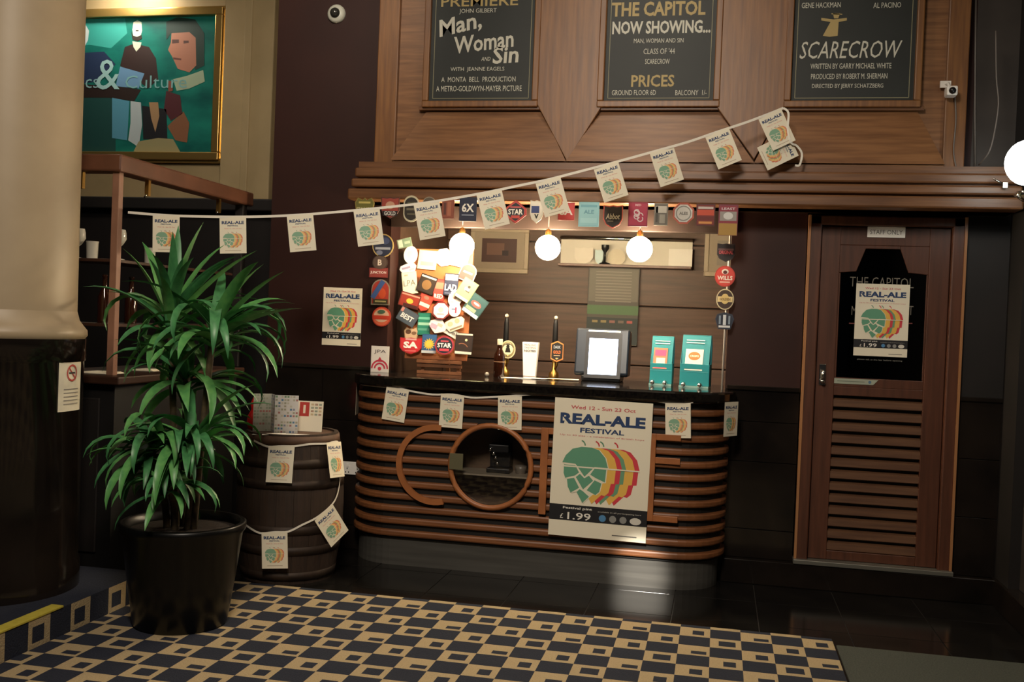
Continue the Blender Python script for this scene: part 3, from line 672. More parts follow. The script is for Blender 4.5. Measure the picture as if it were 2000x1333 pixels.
q = MB(); q.sweep(side(PATH, None, HC[0]-.3), [(0, .17), (0, 1.115), (-.02, 1.115), (-.02, .17)], BLKM); q.sweep(side(PATH, HC[0]+.3, None), [(0, .17), (0, 1.115), (-.02, 1.115), (-.02, .17)], BLKM)
n = 48; vs = []
for i in range(n):
    a = 2*PI*i/n; c, s = math.cos(a), math.sin(a); k = .3/max(abs(c), abs(s))
    vs += [(HC[0]+HR*c, YF, HC[1]+HR*s), (HC[0]+k*c, YF, HC[1]+k*s)]
q.add(vs, [(2*i, 2*i+1, (2*i+3) % (2*n), (2*i+2) % (2*n)) for i in range(n)], BLKM)
q.box(HC[0]-.3, HC[0]+.3, YF, YF+.02, HC[1]+.3, 1.115, BLKM); q.box(HC[0]-.3, HC[0]+.3, YF, YF+.02, .17, HC[1]-.3, BLKM); q.build('backing', bar)
q = MB(); q.sweep(PATH, [(-.06, 0), (-.012, 0), (-.012, .185), (-.06, .185)], STEEL); q.build('kick_plate', bar)
op = [(p[0], p[1]) for p in PATH]
def offs(P, o):
    out = []
    for i, p in enumerate(P):
        a = Vector(P[max(i-1, 0)]); c = Vector(P[min(i+1, len(P)-1)]); t_ = (c-a).normalized(); out.append((p[0]+t_.y*o, p[1]-t_.x*o))
    return out
q = MB(); q.prism(offs(PATH, .055)+[(XR, 6.5), (XR-.02, 6.55), (.045, 7.06), (-2.16, 7.06), (-2.16, 6.5)], 1.12, 1.188, GRAN, 'z'); q.build('worktop', bar, bevel=.014)
# porthole
pb = MB(); pb.tube([(HC[0]+(HR+.008)*math.cos(2*PI*i/48), YF-.03, HC[1]+(HR+.008)*math.sin(2*PI*i/48)) for i in range(48)], .017, LETT, 8, True); pb.build('letter', bar)
q = MB(); q.prism([(HC[0]+HR*math.cos(2*PI*i/40), HC[1]+HR*math.sin(2*PI*i/40)) for i in range(40)], YF-.014, YF-.010, GLS); q.build('porthole_glass', bar)
INN = mat('display box lining', '#5a4634', .6)
q = MB(); x0, x1, z0, z1 = HC[0]-.29, HC[0]+.29, HC[1]-.29, HC[1]+.29
q.box(x0, x1, 6.42, 6.44, z0, z1, INN); q.box(x0, x1, 6.141, 6.42, z0-.01, z0, INN); q.box(x0, x1, 6.141, 6.42, z1, z1+.01, INN); q.box(x0-.01, x0, 6.141, 6.42, z0, z1, INN); q.box(x1, x1+.01, 6.141, 6.42, z0, z1, INN); q.build('display_box', bar)
q = MB(); q.box(x0, x1, 6.16, 6.41, HC[1]-.07, HC[1]-.06, mat('display shelf', '#8c8272', .3)); q.build('display_shelf', bar)
zsh = HC[1]-.06
# coffee display piece inside the porthole
gd = thing('coffee_grinder', 'small dark machine with chrome studs on the shelf behind the porthole', 'machine', (HC[0]+.02, 6.3, zsh))
q = MB(); q.box(HC[0]-.06, HC[0]+.09, 6.24, 6.36, zsh, zsh+.03, BLACKP); q.box(HC[0]-.05, HC[0]+.08, 6.3, 6.36, zsh+.03, zsh+.17, BLACKP); q.box(HC[0]-.05, HC[0]+.08, 6.24, 6.36, zsh+.13, zsh+.18, BLACKP); q.build('body', gd, bevel=.006)
for dx, dz in ((-.035, .15), (-.015, .125), (.0, .1), (.012, .065)):
    q = MB(); q.sphere((HC[0]+dx, 6.235, zsh+dz), .012, CHROME, 10); q.build('stud', gd)
q = MB(); q.lathe([(.03, 0), (.034, .02), (.04, .05), (.036, .05), (.03, .022), (.0001, .006)], (HC[0]+.15, 6.3, zsh), mat('dull cup', '#6a6258', .4), 16)
tag(q.build('cup', loc=(HC[0]+.15, 6.3, zsh)), 'dull grey cup on the shelf behind the porthole', 'cup')
v = aty(891, 902, YF-.05)
q = MB(); q.box(v.x-.043, v.x+.043, YF-.0525, YF-.0495, v.z-.05, v.z+.05, mat('faded plate', '#5c5840', .5)); q.build('plaque', bar, bevel=.002)
# letters C, F, F, E on the slats; the O is the ring round the porthole
def arc_letter(cx_, cz_, r, a0, a1):
    p = Pr(); n = 28; A = [math.radians(a0+(a1-a0)*i/n) for i in range(n+1)]; b = MB()
    o = [(cx_+(r+.018)*math.cos(a), cz_+(r+.018)*math.sin(a)) for a in A]; i_ = [(cx_+(r-.018)*math.cos(a), cz_+(r-.018)*math.sin(a)) for a in A]
    vs = [(x, YF-.046, z) for x, z in o+i_]+[(x, YF-.024, z) for x, z in o+i_]; m_ = n+1; fs = []
    for i in range(n):
        fs += [(i, i+1, m_+i+1, m_+i), (2*m_+i, 3*m_+i, 3*m_+i+1, 2*m_+i+1), (i, 2*m_+i, 2*m_+i+1, i+1), (m_+i, m_+i+1, 3*m_+i+1, 3*m_+i)]
    fs += [(0, m_, 3*m_, 2*m_), (n, 2*m_+n, 3*m_+n, m_+n)]
    return b.add(vs, fs, LETT)
arc_letter(-1.69, .655, .232, 82, 285).build('letter', bar)
def stem_letter(x, z0, z1, bars, wd):
    q = MB(); q.box(x, x+.045, YF-.046, YF-.024, z0, z1, LETT)
    for z in bars: q.box(x+.045, x+wd, YF-.046, YF-.024, z, z+.036, LETT)
    return q.build('letter', bar, bevel=.002)
stem_letter(-1.03, .40, .925, (.889, .70), .19); stem_letter(-.72, .40, .925, (.889, .70), .19); stem_letter(-.385, .41, .93, (.894, .755, .41), .19)

# ------------------------------------------------------------------ things on the bar
TZ = 1.1885
def ontop(px, py): v = atz(px, py, TZ); return Vector((v.x, min(v.y, 6.8), TZ))
# bottle
v = aty(974, 737, 6.60); v.z = TZ
t = thing('beer_bottle', 'brown beer bottle with a pale cap beside the round pump clip', 'bottle', v)
q = MB(); q.lathe([(.034, 0), (.036, .006), (.036, .135), (.033, .155), (.018, .185), (.015, .215), (.0165, .222)], v, BRN, 24); q.build('body', t)
q = MB(); q.lathe([(.018, .215), (.019, .25), (.016, .255)], v, mat('pale foil', '#c9c0aa', .4), 20); q.build('cap', t)
q = MB(); q.lathe([(.0365, .1), (.0365, .107)], v, mat('pale band', '#8a6a50', .4), 24); q.build('label_band', t)
q = MB(); q.sphere((-1.50, 6.60, TZ+.016), .0155, mat('pale stopper', '#a39a8e', .4), 12); tag(q.build('stopper', loc=(-1.50, 6.60, TZ)), 'small pale round stopper lying left of the brown bottle', 'stopper')
# hand pumps with clips
def pump(px, knob_py, label, shape, w, h, clip_py, decorate, base, edge):
    Yp = 6.93; k = aty(px, knob_py, Yp); t = thing('hand_pump', label, 'beer pump', (k.x, Yp, TZ), 'hand pumps on the bar')
    q = MB(); q.lathe([(.035, 0), (.034, .03), (.016, .05), (.013, .16)], (k.x, Yp, TZ), GOLDM, 18); q.build('spindle', t)
    q = MB(); q.lathe([(.012, TZ+.16), (.02, TZ+.22), (.017, k.z-.05), (.011, k.z-.015)], (k.x, Yp, 0), BLACKP, 16); q.build('handle', t)
    q = MB(); q.sphere((k.x, Yp, k.z), .0135, mat('ivory knob', '#d8cfb8', .3), 14); q.build('knob', t)
    c = aty(px+2, clip_py, Yp-.05); cl = MB(); pts = outline(shape, w, h)
    g = lambda x, y, z: (c.x+x, Yp-.05+y, c.z+z)
    sheet(cl, pts, flat(edge), .006, g); o = cl.build('pump_clip', t)
    p = Pr(); p.poly(scale(pts, .88), base, 1); decorate(p, w, h); p.mb(g).build('printed_face', o)
    q = MB(); q.tube([(c.x, Yp-.046, c.z-h*.3), (c.x, Yp-.03, c.z-h*.5-.02), (k.x, Yp, TZ+.05)], .008, GOLDM, 8); q.build('bracket', t)
def d1(p, w, h): p.ell(0, .005, w*.36, h*.34, '#e9dfbd', 2); p.ell(0, .02, .012, .012, '#20180f', 3, 12); p.poly([(-.02, -.02), (.02, -.02), (.012, .012), (-.012, .012)], '#20180f', 3); p.rect(0, .033, .028, .005, '#20180f', 3); p.ring(0, 0, w*.42, .008, '#6b6048', 3, 20, 20, 160); p.text('ALE', 0, -.045, .012, '#7a5c48', 3)
def d2(p, w, h): p.text('DARK', 0, .03, .02, '#a9b4c4', 2, w*.55, .02); p.text('GOLD', 0, -.005, .022, '#d9743c', 2, w*.6, .03); p.rect(0, -.028, w*.5, .004, '#c9b090', 2); p.text('ALE', 0, -.047, .01, '#8f8f8f', 2)
pump(990, 617, 'hand pump with round cream clip showing a dark figure', 'round', .105, .125, 683, d1, '#8f8258', '#d9cfa8')
pump(1086, 621, 'hand pump with tall black clip edged in orange', 'hex', .086, .145, 687, d2, '#1c1a1a', '#dc8a4a')
# tasting notes card in the shape of a pint
v = aty(1035, 726, 6.72); t = thing('tasting_notes', 'white pint shaped card printed tasting notes standing on the bar', 'card', (v.x, 6.72, TZ)); hh = .24
def pint_solid(b, w0, w1, h, m): b.add([(x, y, z) for z, w_, d_ in ((0, w0, .022), (h, w1, .03)) for x, y in ((-w_, -d_), (w_, -d_), (w_, d_), (-w_, d_))], [(0, 1, 2, 3), (4, 5, 6, 7), (0, 1, 5, 4), (1, 2, 6, 5), (2, 3, 7, 6), (3, 0, 4, 7)], m)
q = MB(); pint_solid(q, .041, .054, hh, PAPERW); q.build('body', t, local=True, bevel=.003)
p = Pr(); p.text('REAL-ALE', 0, hh-.018, .012, '#8a8a94', 1, .075, .02); p.text('TASTING', 0, hh-.037, .013, '#8a8a94', 1, .08, .02); p.text('NOTES', 0, hh-.058, .015, '#55555f', 1, .08, .03); p.rect(0, .012, .08, .004, '#a08a8a', 1)
p.mb(lambda x, y, z: (x, -.0225-.008*z/hh+y-.0005, z)).build('lettering', t, local=True)
random.seed(3)
for i, (px, py, wd, a, lb) in enumerate(((1010, 734, .2, .1, 'white leaflets lying flat right of the brown bottle'), (1045, 738, .16, -.15, 'white leaflets lying in front of the pint shaped card'), (1100, 735, .2, .05, 'pale leaflets lying flat under the black pump clip'))):
    v = aty(px, py, 6.62); q = MB()
    for k in range(2):
        aa = a+.12*k; c_, s_ = math.cos(aa), math.sin(aa)
        q.prism([(v.x+u*c_-w_*s_, 6.60+.02*i+u*s_+w_*c_) for u, w_ in ((-wd/2, -.04), (wd/2, -.04), (wd/2, .055), (-wd/2, .055))], TZ+.0005+.003*i+.001*k, TZ+.0012+.003*i+.001*k, PAPERW if i < 2 else PAPER, 'z')
    tag(q.build('leaflet', loc=(v.x, 6.60, TZ)), lb, 'leaflets')
# till
TY = 6.75
v = aty(1174, 742, TY); tx = v.x; t = thing('till', 'dark till with a glowing blue white touch screen', 'till', (tx, TY, TZ))
tw = .178; a = aty(1125, 640, TY); zt = a.z
q = MB(); q.prism([(TY-.03, TZ+.035), (TY-.05, TZ+.05), (TY+.01, zt), (TY+.17, zt-.02), (TY+.15, TZ+.035)], tx-tw, tx+tw, TILLB, 'x'); q.build('housing', t, bevel=.012)
q = MB(); q.box(tx-.13, tx+.13, TY-.05, TY+.21, TZ, TZ+.04, BLACKP); q.build('base', t, bevel=.008)
sa = math.atan2(.06, zt-TZ-.05)
def tg(x, y, z): k = (z-(TZ+.05))/(zt-TZ-.05); return (tx+x, TY-.05+.06*k-.0015+y*1, z)
sx0, sx1 = aty(1150, 690, TY-.03).x-tx, aty(1206, 690, TY-.03).x-tx; sz0, sz1 = aty(1178, 732, TY-.04).z, aty(1178, 662, TY-.01).z
q = MB(); sheet(q, [(sx0-.025, sz0-.025), (sx1+.025, sz0-.025), (sx1+.025, sz1+.04), (sx0-.025, sz1+.04)], BLACKP, .004, lambda x, y, z: tg(x, y-.002, z)); q.build('bezel', t)
q = MB(); sheet(q, [(sx0, sz0), (sx1, sz0), (sx1, sz1), (sx0, sz1)], SCREEN, .002, lambda x, y, z: tg(x, y-.0045, z)); q.build('screen', t)
q = MB(); sheet(q, [(sx0-.01, sz1+.045), (sx1+.012, sz1+.045), (sx1+.012, sz1+.055), (sx0-.01, sz1+.055)], mat('till strip light', '#ffffff', .5, emit='#fff3d0', estr=2.0), .002, lambda x, y, z: tg(x, y-.004, z)); q.build('indicator_strip', t)
# teal display boxes
TEAL = mat('teal card', '#1d8790', .5)
def tealbox(x0, x1, y0, y1, Yb, dep, label, deco, ang):
    a = aty(x0, y1, Yb); c = aty(x1, y0, Yb); w_ = c.x-a.x; h_ = aty((x0+x1)/2, y0, Yb).z-TZ; xc = (a.x+c.x)/2
    t = thing('charity_box', label, 'box', (xc, Yb, TZ)); t.rotation_euler = (0, 0, ang)
    q = MB(); q.box(-w_/2, w_/2, 0, dep, .012, h_*.45, TEAL); q.prism([(-w_/2, .012), (w_/2, .012), (w_/2, h_*.8), (w_*.47, h_), (-w_*.5, h_)], dep*.8, dep, TEAL); q.prism([(0, h_*.45), (dep, h_*.45), (dep, h_)], -w_/2, -w_/2+.004, TEAL, 'x'); q.build('body', t, local=True, bevel=.002)
    q = MB(); q.prism([(-.001, h_*.30), (dep*.82, h_), (dep*.85, h_), (.004, h_*.30)], -w_*.5, w_*.46, TEAL, 'x'); q.build('front', t, local=True)
    g = lambda x, y, z: (x, max(-.002, dep*.82*max(0, (z-h_*.30))/(h_*.70)-.004)+y, z)
    p = Pr(); deco(p, w_, h_); p.mb(g).build('printed_face', t, local=True)
    for dx in (w_*.2, -w_*.35):
        q = MB(); q.sphere((dx, -.012, .018), .017, CHROME, 12); q.build('clip', t, local=True)
    q = MB(); q.box(-w_*.5, w_*.5, -.02, dep, 0, .012, mat('clear tray', '#8fb8b4', .1)); q.build('tray', t, local=True)
def dA(p, w, h):
    for i in range(2): p.rect(-w*.02, h*(.90-.05*i), w*.66, .005, '#cfe8e4', 2)
    p.rect(-w*.07, h*.55, w*.62, h*.42, '#c97a5a', 2); p.rect(-w*.07, h*.66, w*.5, h*.12, '#d14a7a', 3); p.rect(-w*.05, h*.5, w*.4, h*.12, '#ead9c8', 3); p.rect(-w*.07, h*.4, w*.5, h*.09, '#c0406e', 3)
def dB(p, w, h):
    for i in range(2): p.rect(-w*.05, h*(.90-.05*i), w*.62, .005, '#cfe8e4', 2)
    p.rect(-w*.05, h*.53, w*.6, h*.40, '#ece6d8', 2); p.ell(-w*.05, h*.60, w*.2, h*.08, '#dc7a3c', 3); p.text('CRISPS', -w*.05, h*.60, .012, '#f3e6d0', 4, w*.3, .02); p.rect(-w*.05, h*.40, w*.58, h*.1, '#6a5a54', 3)
tealbox(1268, 1316, 657, 745, 6.62, .07, 'narrow teal cardboard snack box with a pink picture on the bar', dA, -.12)
tealbox(1326, 1389, 655, 752, 6.54, .085, 'wider teal cardboard snack box with a cream and orange picture', dB, -.16)

# ------------------------------------------------------------------ beer mats and pump clips
def clip(px, py, wpx, hpx, Yc, shape, edge, face, label, deco=None, rot=0, cat='pump clip', group=None, th=.004, k=.9, name='pump_clip', tilt=None):
    c = aty(px, py, Yc); e = aty(px+10, py, Yc); s_ = (e.x-c.x)/10; w_, h_ = wpx*s_, hpx*s_
    b = MB(); pts = outline(shape, w_, h_); sheet(b, pts, flat(edge), th)
    p = Pr(); p.poly(scale(pts, k), face, 1)
    if deco: deco(p, w_, h_)
    p.mb(None, b); o = b.build(name, None, local=True); o.location = c
    o.rotation_euler = (0, math.radians(rot)+ROLL*.0, 0) if tilt is None else (tilt, math.radians(rot), 0)
    return tag(o, label, cat, group)
T_ = lambda s, dz=0, h=.3, c='#ffffff', w=None, b=.03, **k: (lambda p, W_, H_: p.text(s, 0, dz*H_, h*H_, c, 4, None if w is None else w*W_, b, **k))
def multi(*fs): return lambda p, W_, H_: [f(p, W_, H_) for f in fs]
R_ = lambda x, z, w, h, c, L=2: (lambda p, W_, H_: p.rect(x*W_, z*H_, w*W_, h*H_, c, L))
E_ = lambda x, z, w, h, c, L=2: (lambda p, W_, H_: p.ell(x*W_, z*H_, w*W_/2, h*H_/2, c, L, 16))
G1 = 'pump clips along the header'
YH = 6.163
H = lambda *a, **k: clip(*a[:4], YH, *a[4:], group=G1, **k)
H(712, 402, 38, 30, 'crown', '#8a7a3a', '#6d6a30', 'olive and gold crown shaped clip at the left end of the header', multi(R_(0, .2, .6, .12, '#c9b86a'), T_('STALLION', -.22, .25, '#d8cf9a', .8)))
H(762, 406, 36, 40, 'shield', '#54302a', '#a04438', 'red clip with pale scene and white word, second on the header', multi(E_(0, .12, .5, .36, '#c99a80'), R_(0, -.26, .8, .24, '#1f1a22'), T_('GOLD', -.26, .2, '#d8d4cc', .62)))
H(803, 408, 30, 50, 'oval', '#c9c2a6', '#2c2822', 'dark oval clip with a thin cream rim on the header', multi(R_(0, .2, .5, .1, '#5a5a44'), R_(0, -.02, .6, .08, '#77705c'), R_(0, -.2, .5, .05, '#6a654f')), k=.86)
H(838, 398, 26, 26, 'round', '#9a9282', '#5f584c', 'small grey round clip behind the bunting on the header', E_(0, 0, .4, .4, '#b5ad9a'))
H(875, 408, 24, 38, 'rect', '#6e3424', '#8a4a38', 'narrow russet clip left of the navy one on the header', multi(R_(.1, 0, .3, .7, '#a5644c'), R_(-.25, 0, .2, .6, '#57302a')))
H(914, 409, 34, 46, 'rect', '#182036', '#1a2340', 'navy clip with large white figure and letter on the header', multi(T_('6X', .06, .36, '#e8e6e0', .7), R_(0, -.24, .7, .04, '#9aa2b5')))
def star_d(p, W_, H_): p.poly(scale(outline('diamond', W_, H_), .8), '#191c2c', 2); p.rect(0, H_*.2, W_*.5, H_*.07, '#b5545a', 3); p.text('STAR', 0, 0, H_*.24, '#f0ece4', 4, W_*.68, .03); p.rect(0, -H_*.22, W_*.4, H_*.12, '#b9403c', 3)
H(1007, 414, 42, 44, 'diamond', '#a83434', '#c04a46', 'dark blue and red diamond clip with white word on the header', star_d)
H(1048, 414, 26, 44, 'shield', '#cfcabd', '#e2ded4', 'white and blue clip half hidden by a pennant on the header', multi(R_(-.1, .1, .6, .3, '#2c3f7a'), T_('v', -.2, .2, '#222222')))
H(1106, 413, 32, 34, 'rect', '#a82c34', '#c33a40', 'red clip with white letter peeping from behind a pennant', T_('SA', 0, .42, '#f2e8e4', .8))
H(1150, 419, 40, 48, 'rect', '#7fb5c4', '#8cc0cc', 'pale blue square clip in the middle of the header', multi(T_('ALE', .1, .16, '#5a90a8', .5), R_(0, .34, .8, .1, '#6aa5b8'), R_(0, -.25, .8, .2, '#9acad4')))
H(1197, 424, 38, 46, 'shield', '#c05040', '#241a18', 'black shield clip with red rim and pale cursive word on the header', multi(T_('Abbot', .02, .24, '#d8cbb0', .72, .01, shear=.2), R_(-.12, -.18, .3, .03, '#a8988a')))
def swirl(p, W_, H_):
    for i in range(6): p.ring(W_*.12*math.cos(i*2.1), H_*(-.05+.14*math.sin(i*1.7)), W_*.16, W_*.05, '#d8c4c8', 2+i % 3, 12, i*50, i*50+250)
    p.text('RED', 0, H_*.38, H_*.09, '#e8c0c8', 3, W_*.3)
H(1246, 419, 38, 48, 'rect', '#8a1c3c', '#a82848', 'crimson clip with white scrolls on the header', swirl)
H(1291, 419, 27, 44, 'rect', '#8f8a7c', '#6f6a60', 'narrow grey clip with white panels on the header', multi(R_(0, .22, .8, .3, '#d2cdc0'), R_(.1, -.2, .4, .4, '#a8a294'), R_(-.3, .0, .15, .7, '#4c4840')))
H(1335, 417, 42, 42, 'oct', '#b5523c', '#d8d4cc', 'white octagonal clip with red brown rim on the header', multi(lambda p, W_, H_: p.ring(0, 0, W_*.36, W_*.05, '#8a8a84', 2, 20), T_('ALES', 0, .14, '#77736c', .4)), k=.84)
H(1378, 420, 37, 44, 'rect', '#4a1c18', '#7a2018', 'dark red clip with orange glow on the header', multi(R_(0, .32, .8, .1, '#cfc0b8'), R_(0, .1, .9, .25, '#c84a2c'), R_(0, -.15, .9, .15, '#6a1a14'), R_(0, -.35, .7, .1, '#d8904c')))
H(1422, 430, 38, 62, 'rect', '#7a3040', '#8f2c3c', 'tall clip, crimson above gold, at the right end of the header', multi(T_('LEAST', .36, .08, '#e0c8cc', .7), R_(0, .12, .86, .3, '#9c9690'), E_(0, .13, .5, .24, '#d8d8d4', 3), R_(0, -.3, .94, .38, '#b0883c')))
G2 = 'pump clips down the left jamb'; YJ = 6.49
J = lambda *a, **k: clip(*a[:4], YJ, *a[4:], group=k.pop('group', G2), **k)
J(748, 480, 42, 44, 'round', '#b59c62', '#20263c', 'navy round clip with gold rim, topmost on the left jamb', multi(E_(.1, .2, .4, .3, '#3c4668'), R_(0, -.12, .7, .1, '#9aa0ac'), E_(-.15, -.3, .3, .2, '#6a7086')))
J(742, 513, 30, 28, 'round', '#3c2c26', '#54443c', 'brown round clip with a pale letter on the left jamb', T_('B', 0, .4, '#d8cabc'))
J(739, 533, 36, 18, 'rect', '#7a2a26', '#8c3a34', 'small maroon strip clip under the brown round one on the left jamb', T_('JUNCTION', 0, .34, '#e0cfc8', .86))
J(743, 571, 36, 48, 'arch', '#8a8272', '#a8382c', 'red arched clip with slanting blue ribbon on the left jamb', multi(lambda p, W_, H_: p.rect(-W_*.14, H_*.1, W_*.26, H_*.8, '#3c5a94', 3, -32), E_(.1, -.05, .4, .4, '#c8502c'), R_(.02, -.36, .8, .18, '#3a3a24', 3), R_(.02, -.36, .6, .06, '#a8a070', 4)))
J(745, 619, 37, 37, 'round', '#b83a28', '#d86a4a', 'orange red bottle cap clip, lowest on the left jamb', multi(E_(0, .05, .8, .66, '#dcb8a0'), R_(0, -.04, .9, .2, '#c8402c', 3), E_(0, .25, .4, .2, '#4a6a58', 4)))
c = clip(742, 702, 35, 49, 6.46, 'rect', '#e8e2da', '#eee8e0', 'white card with black letters and pink target leaning at the left of the bar', multi(T_('JPA', .28, .16, '#3a3438', .64, .0), lambda p, W_, H_: [p.ring(0, -H_*.36, W_*r, W_*.09, '#c8344c', 3, 20, 0, 180) for r in (.48, .32)], lambda p, W_, H_: p.ell(0, -H_*.36, W_*.1, W_*.1, '#c8344c', 4), lambda p, W_, H_: p.poly([(-W_*.16, -H_*.1), (W_*.16, -H_*.1), (0, H_*.1)], '#c8344c', 4)), name='beer_card', cat='card')
c = clip(790, 475, 28, 17, 6.5, 'rect', '#8a9a80', '#7c947c', 'little pale green card stuck beside the left jamb above the easel', multi(R_(-.28, 0, .3, .8, '#c8d0bc'), R_(.2, 0, .4, .3, '#a9baa4')), rot=-14, name='price_card', cat='card')
G3 = 'pump clips down the white pole'
K = lambda *a, **k: clip(*a[:4], 6.43, *a[4:], group=G3, **k)
K(1418, 494, 35, 37, 'shield', '#2a262c', '#1d1a20', 'black rounded clip with red lettering, topmost on the white pole', multi(R_(0, .18, .86, .1, '#5a4448'), T_('ORIGINAL', .02, .2, '#b8545c', .8)))
K(1416, 540, 40, 42, 'round', '#b8342c', '#c8443c', 'bright red round clip with a white word on the white pole', multi(E_(0, .22, .34, .26, '#e8ded4'), E_(0, .19, .2, .18, '#5a2420', 3), T_('WILLS', -.08, .2, '#f0e6dc', .74), R_(0, -.28, .5, .06, '#e0b8ac')))
K(1416, 585, 35, 42, 'round', '#d0c4a0', '#3c2c26', 'brown oval clip with cream band on the white pole', multi(R_(0, 0, .84, .26, '#d8c490'), E_(0, .02, .44, .5, '#d0b878', 3), T_('GOLDEN', 0, .12, '#7a6038', .6)))
K(1415, 627, 37, 34, 'fan', '#2a3448', '#1c2638', 'navy fan shaped clip with white stripes, lowest on the white pole', multi(R_(0, .05, .16, .6, '#c4ccd4'), R_(-.25, .05, .1, .5, '#7a8a9c'), R_(.25, .05, .1, .5, '#7a8a9c'), R_(0, -.34, .6, .12, '#d0d4d8')))
a, c = aty(1427, 455, 6.45), aty(1413, 742, 6.45); q = MB(); q.tube([(a.x, 6.45, 2.3), (a.x-.005, 6.45, 1.9), (a.x-.012, 6.45, TZ)], .006, mat('white pole', '#cfc6bc', .5), 8); tag(q.build('display_pole', loc=(a.x, 6.45, TZ)), 'thin white pole standing at the right end of the bar', 'pole')

# ------------------------------------------------------------------ easel with collage of clips
ez = thing('display_easel', 'wooden easel with an orange brown board crowded with pump clips', 'easel', (-1.85, 6.7, TZ))
YE = 6.60
a, c = aty(790, 700, YE), aty(920, 487, YE); bx0, bx1, bz0, bz1 = a.x, c.x, a.z, c.z
EWD = mat('easel timber', '#8a5a3a', .5, noise='#74482c', nscale=8); EBD = mat('easel board', '#b06a3c', .5, noise='#9c5a30', nscale=6)
tlt = .10
def eg(x, y, z): return (x, y+(z-bz0)*tlt, z)
q = MB(); sheet(q, [(bx0, bz0), (bx1, bz0), (bx1, bz1), (bx0, bz1)], EBD, .015, lambda x, y, z: eg(x, YE+y, z)); q.build('board', ez, bevel=.002)
xa, xb = aty(822, 700, YE).x, aty(898, 700, YE).x
for x in (xa, xb-.022): q = MB(); q.prism([(YE+.008, TZ), (YE+.03, TZ), (YE+.088, bz0+.5), (YE+.067, bz0+.5)], x, x+.022, EWD, 'x'); q.build('leg', ez)
for z, d in ((bz0-.024, .0), (TZ+.045, -.03), (TZ+.0, -.02)): q = MB(); q.box(xa-.02, xb+.02, YE-.035-d, YE-.02, z, z+.022, EWD); q.build('crossbar', ez, bevel=.002)
q = MB(); q.prism([(YE+.21, TZ), (YE+.235, TZ), (YE+.075, bz0+.45), (YE+.06, bz0+.45)], (xa+xb)/2-.012, (xa+xb)/2+.012, EWD, 'x'); q.build('back_leg', ez)
G4 = 'pump clips on the easel board'; cnt = [0]
def B(px, py, w_, h_, shape, edge, face, label, deco=None, rot=0, lift=1, k=.9):
    lift *= 1.25; zc = aty(px, py, YE).z; Yc = YE+(zc-bz0)*tlt-.007*lift-.003
    return clip(px, py, w_, h_, Yc, shape, edge, face, label, deco, rot, group=G4, tilt=-math.atan(tlt)*0-.1, k=k)
B(835, 508, 36, 36, 'rect', '#efe3a8', '#f3e9b4', 'clip with bulb glare painted pale yellow at the top centre of the easel', R_(0, -.2, .7, .2, '#e8d890'), 4)  # top three clips: bulb overexposure put into their pale colours
B(867, 503, 34, 34, 'oct', '#f0ece0', '#f4f0e4', 'octagonal clip with bulb glare painted white at the top of the easel under the left bulb', R_(0, 0, .5, .2, '#e0d8c8'), -8)
B(897, 506, 36, 30, 'rect', '#f0e4d4', '#f2e8da', 'clip with bulb glare painted cream at the top right of the easel under the left bulb', R_(0, .1, .6, .2, '#e0c8b8'), 12)
B(802, 498, 27, 34, 'round', '#f0ece2', '#f6f2e8', 'plain white oval clip at the top left corner of the easel', E_(0, 0, .5, .5, '#efe8da'), 0, 2)
B(797, 525, 34, 20, 'fan', '#cfc6cc', '#ded8dc', 'white clip with mauve marks above the cream lettered one on the easel', multi(R_(-.1, .1, .5, .2, '#9a8ca8'), R_(.2, -.15, .3, .2, '#b8a8bc')), -15, 2)
B(800, 553, 29, 42, 'rect', '#d8d2ba', '#e6e0c6', 'cream clip with thin dark letters on the left of the easel', multi(T_('LPA', 0, .26, '#5a5448', .78, -.01), R_(-.2, .36, .25, .08, '#a8a890')), -9, 3)
B(858, 567, 22, 42, 'rect', '#a82c28', '#c8443c', 'red clip with white word at the centre of the easel', multi(T_('RED', -.28, .2, '#f0d8d0', .8), R_(0, .2, .8, .3, '#dc7a64')), 4, 2)
B(834, 555, 33, 34, 'rect', '#1f1712', '#2c2018', 'dark square clip with golden emblem, tilted, on the easel', multi(E_(0, -.05, .56, .56, '#7a5a34'), R_(0, .38, .9, .1, '#d0c8b8')), 17, 4)
B(881, 556, 27, 42, 'rect', '#22283c', '#2a3048', 'navy clip with white head and bold letters on the easel', multi(R_(0, .32, .9, .26, '#d8d0d4'), T_('LAD', -.14, .3, '#e8e4e0', .86), R_(0, -.4, .8, .06, '#5a6078')), 3, 3)
B(914, 533, 32, 34, 'arch', '#d0c4bc', '#4a3c38', 'dark arched clip with a pale rim at the upper right of the easel', R_(0, 0, .6, .12, '#8a7a74'), 20, 2)
B(911, 567, 31, 42, 'rect', '#7c8a5c', '#8a9868', 'olive clip with a white bird shape on the easel', multi(E_(0, .05, .34, .2, '#d8dcc8'), R_(.1, -.04, .3, .05, '#4a4030', 3), E_(.05, .18, .18, .14, '#3a3426', 3), R_(0, -.42, .9, .12, '#e8e4d8')), 30, 5)
B(928, 598, 37, 42, 'rect', '#1c3c3c', '#24484a', 'dark teal clip with red fish shape at the right edge of the easel', multi(E_(0, .08, .6, .28, '#c04a44'), E_(.02, .1, .36, .1, '#e0d0c4', 3), R_(0, -.4, .92, .16, '#e0dcd0'), R_(-.1, -.22, .6, .16, '#7a8a74')), 33, 4)
B(800, 587, 40, 27, 'rect', '#5c1c14', '#8c2c1c', 'red brown clip with a yellow sunset on the left of the easel', multi(E_(.02, -.05, .34, .36, '#d8b03c'), R_(0, .36, .9, .1, '#c09080'), R_(.1, -.36, .7, .2, '#3c1410')), 14, 4)
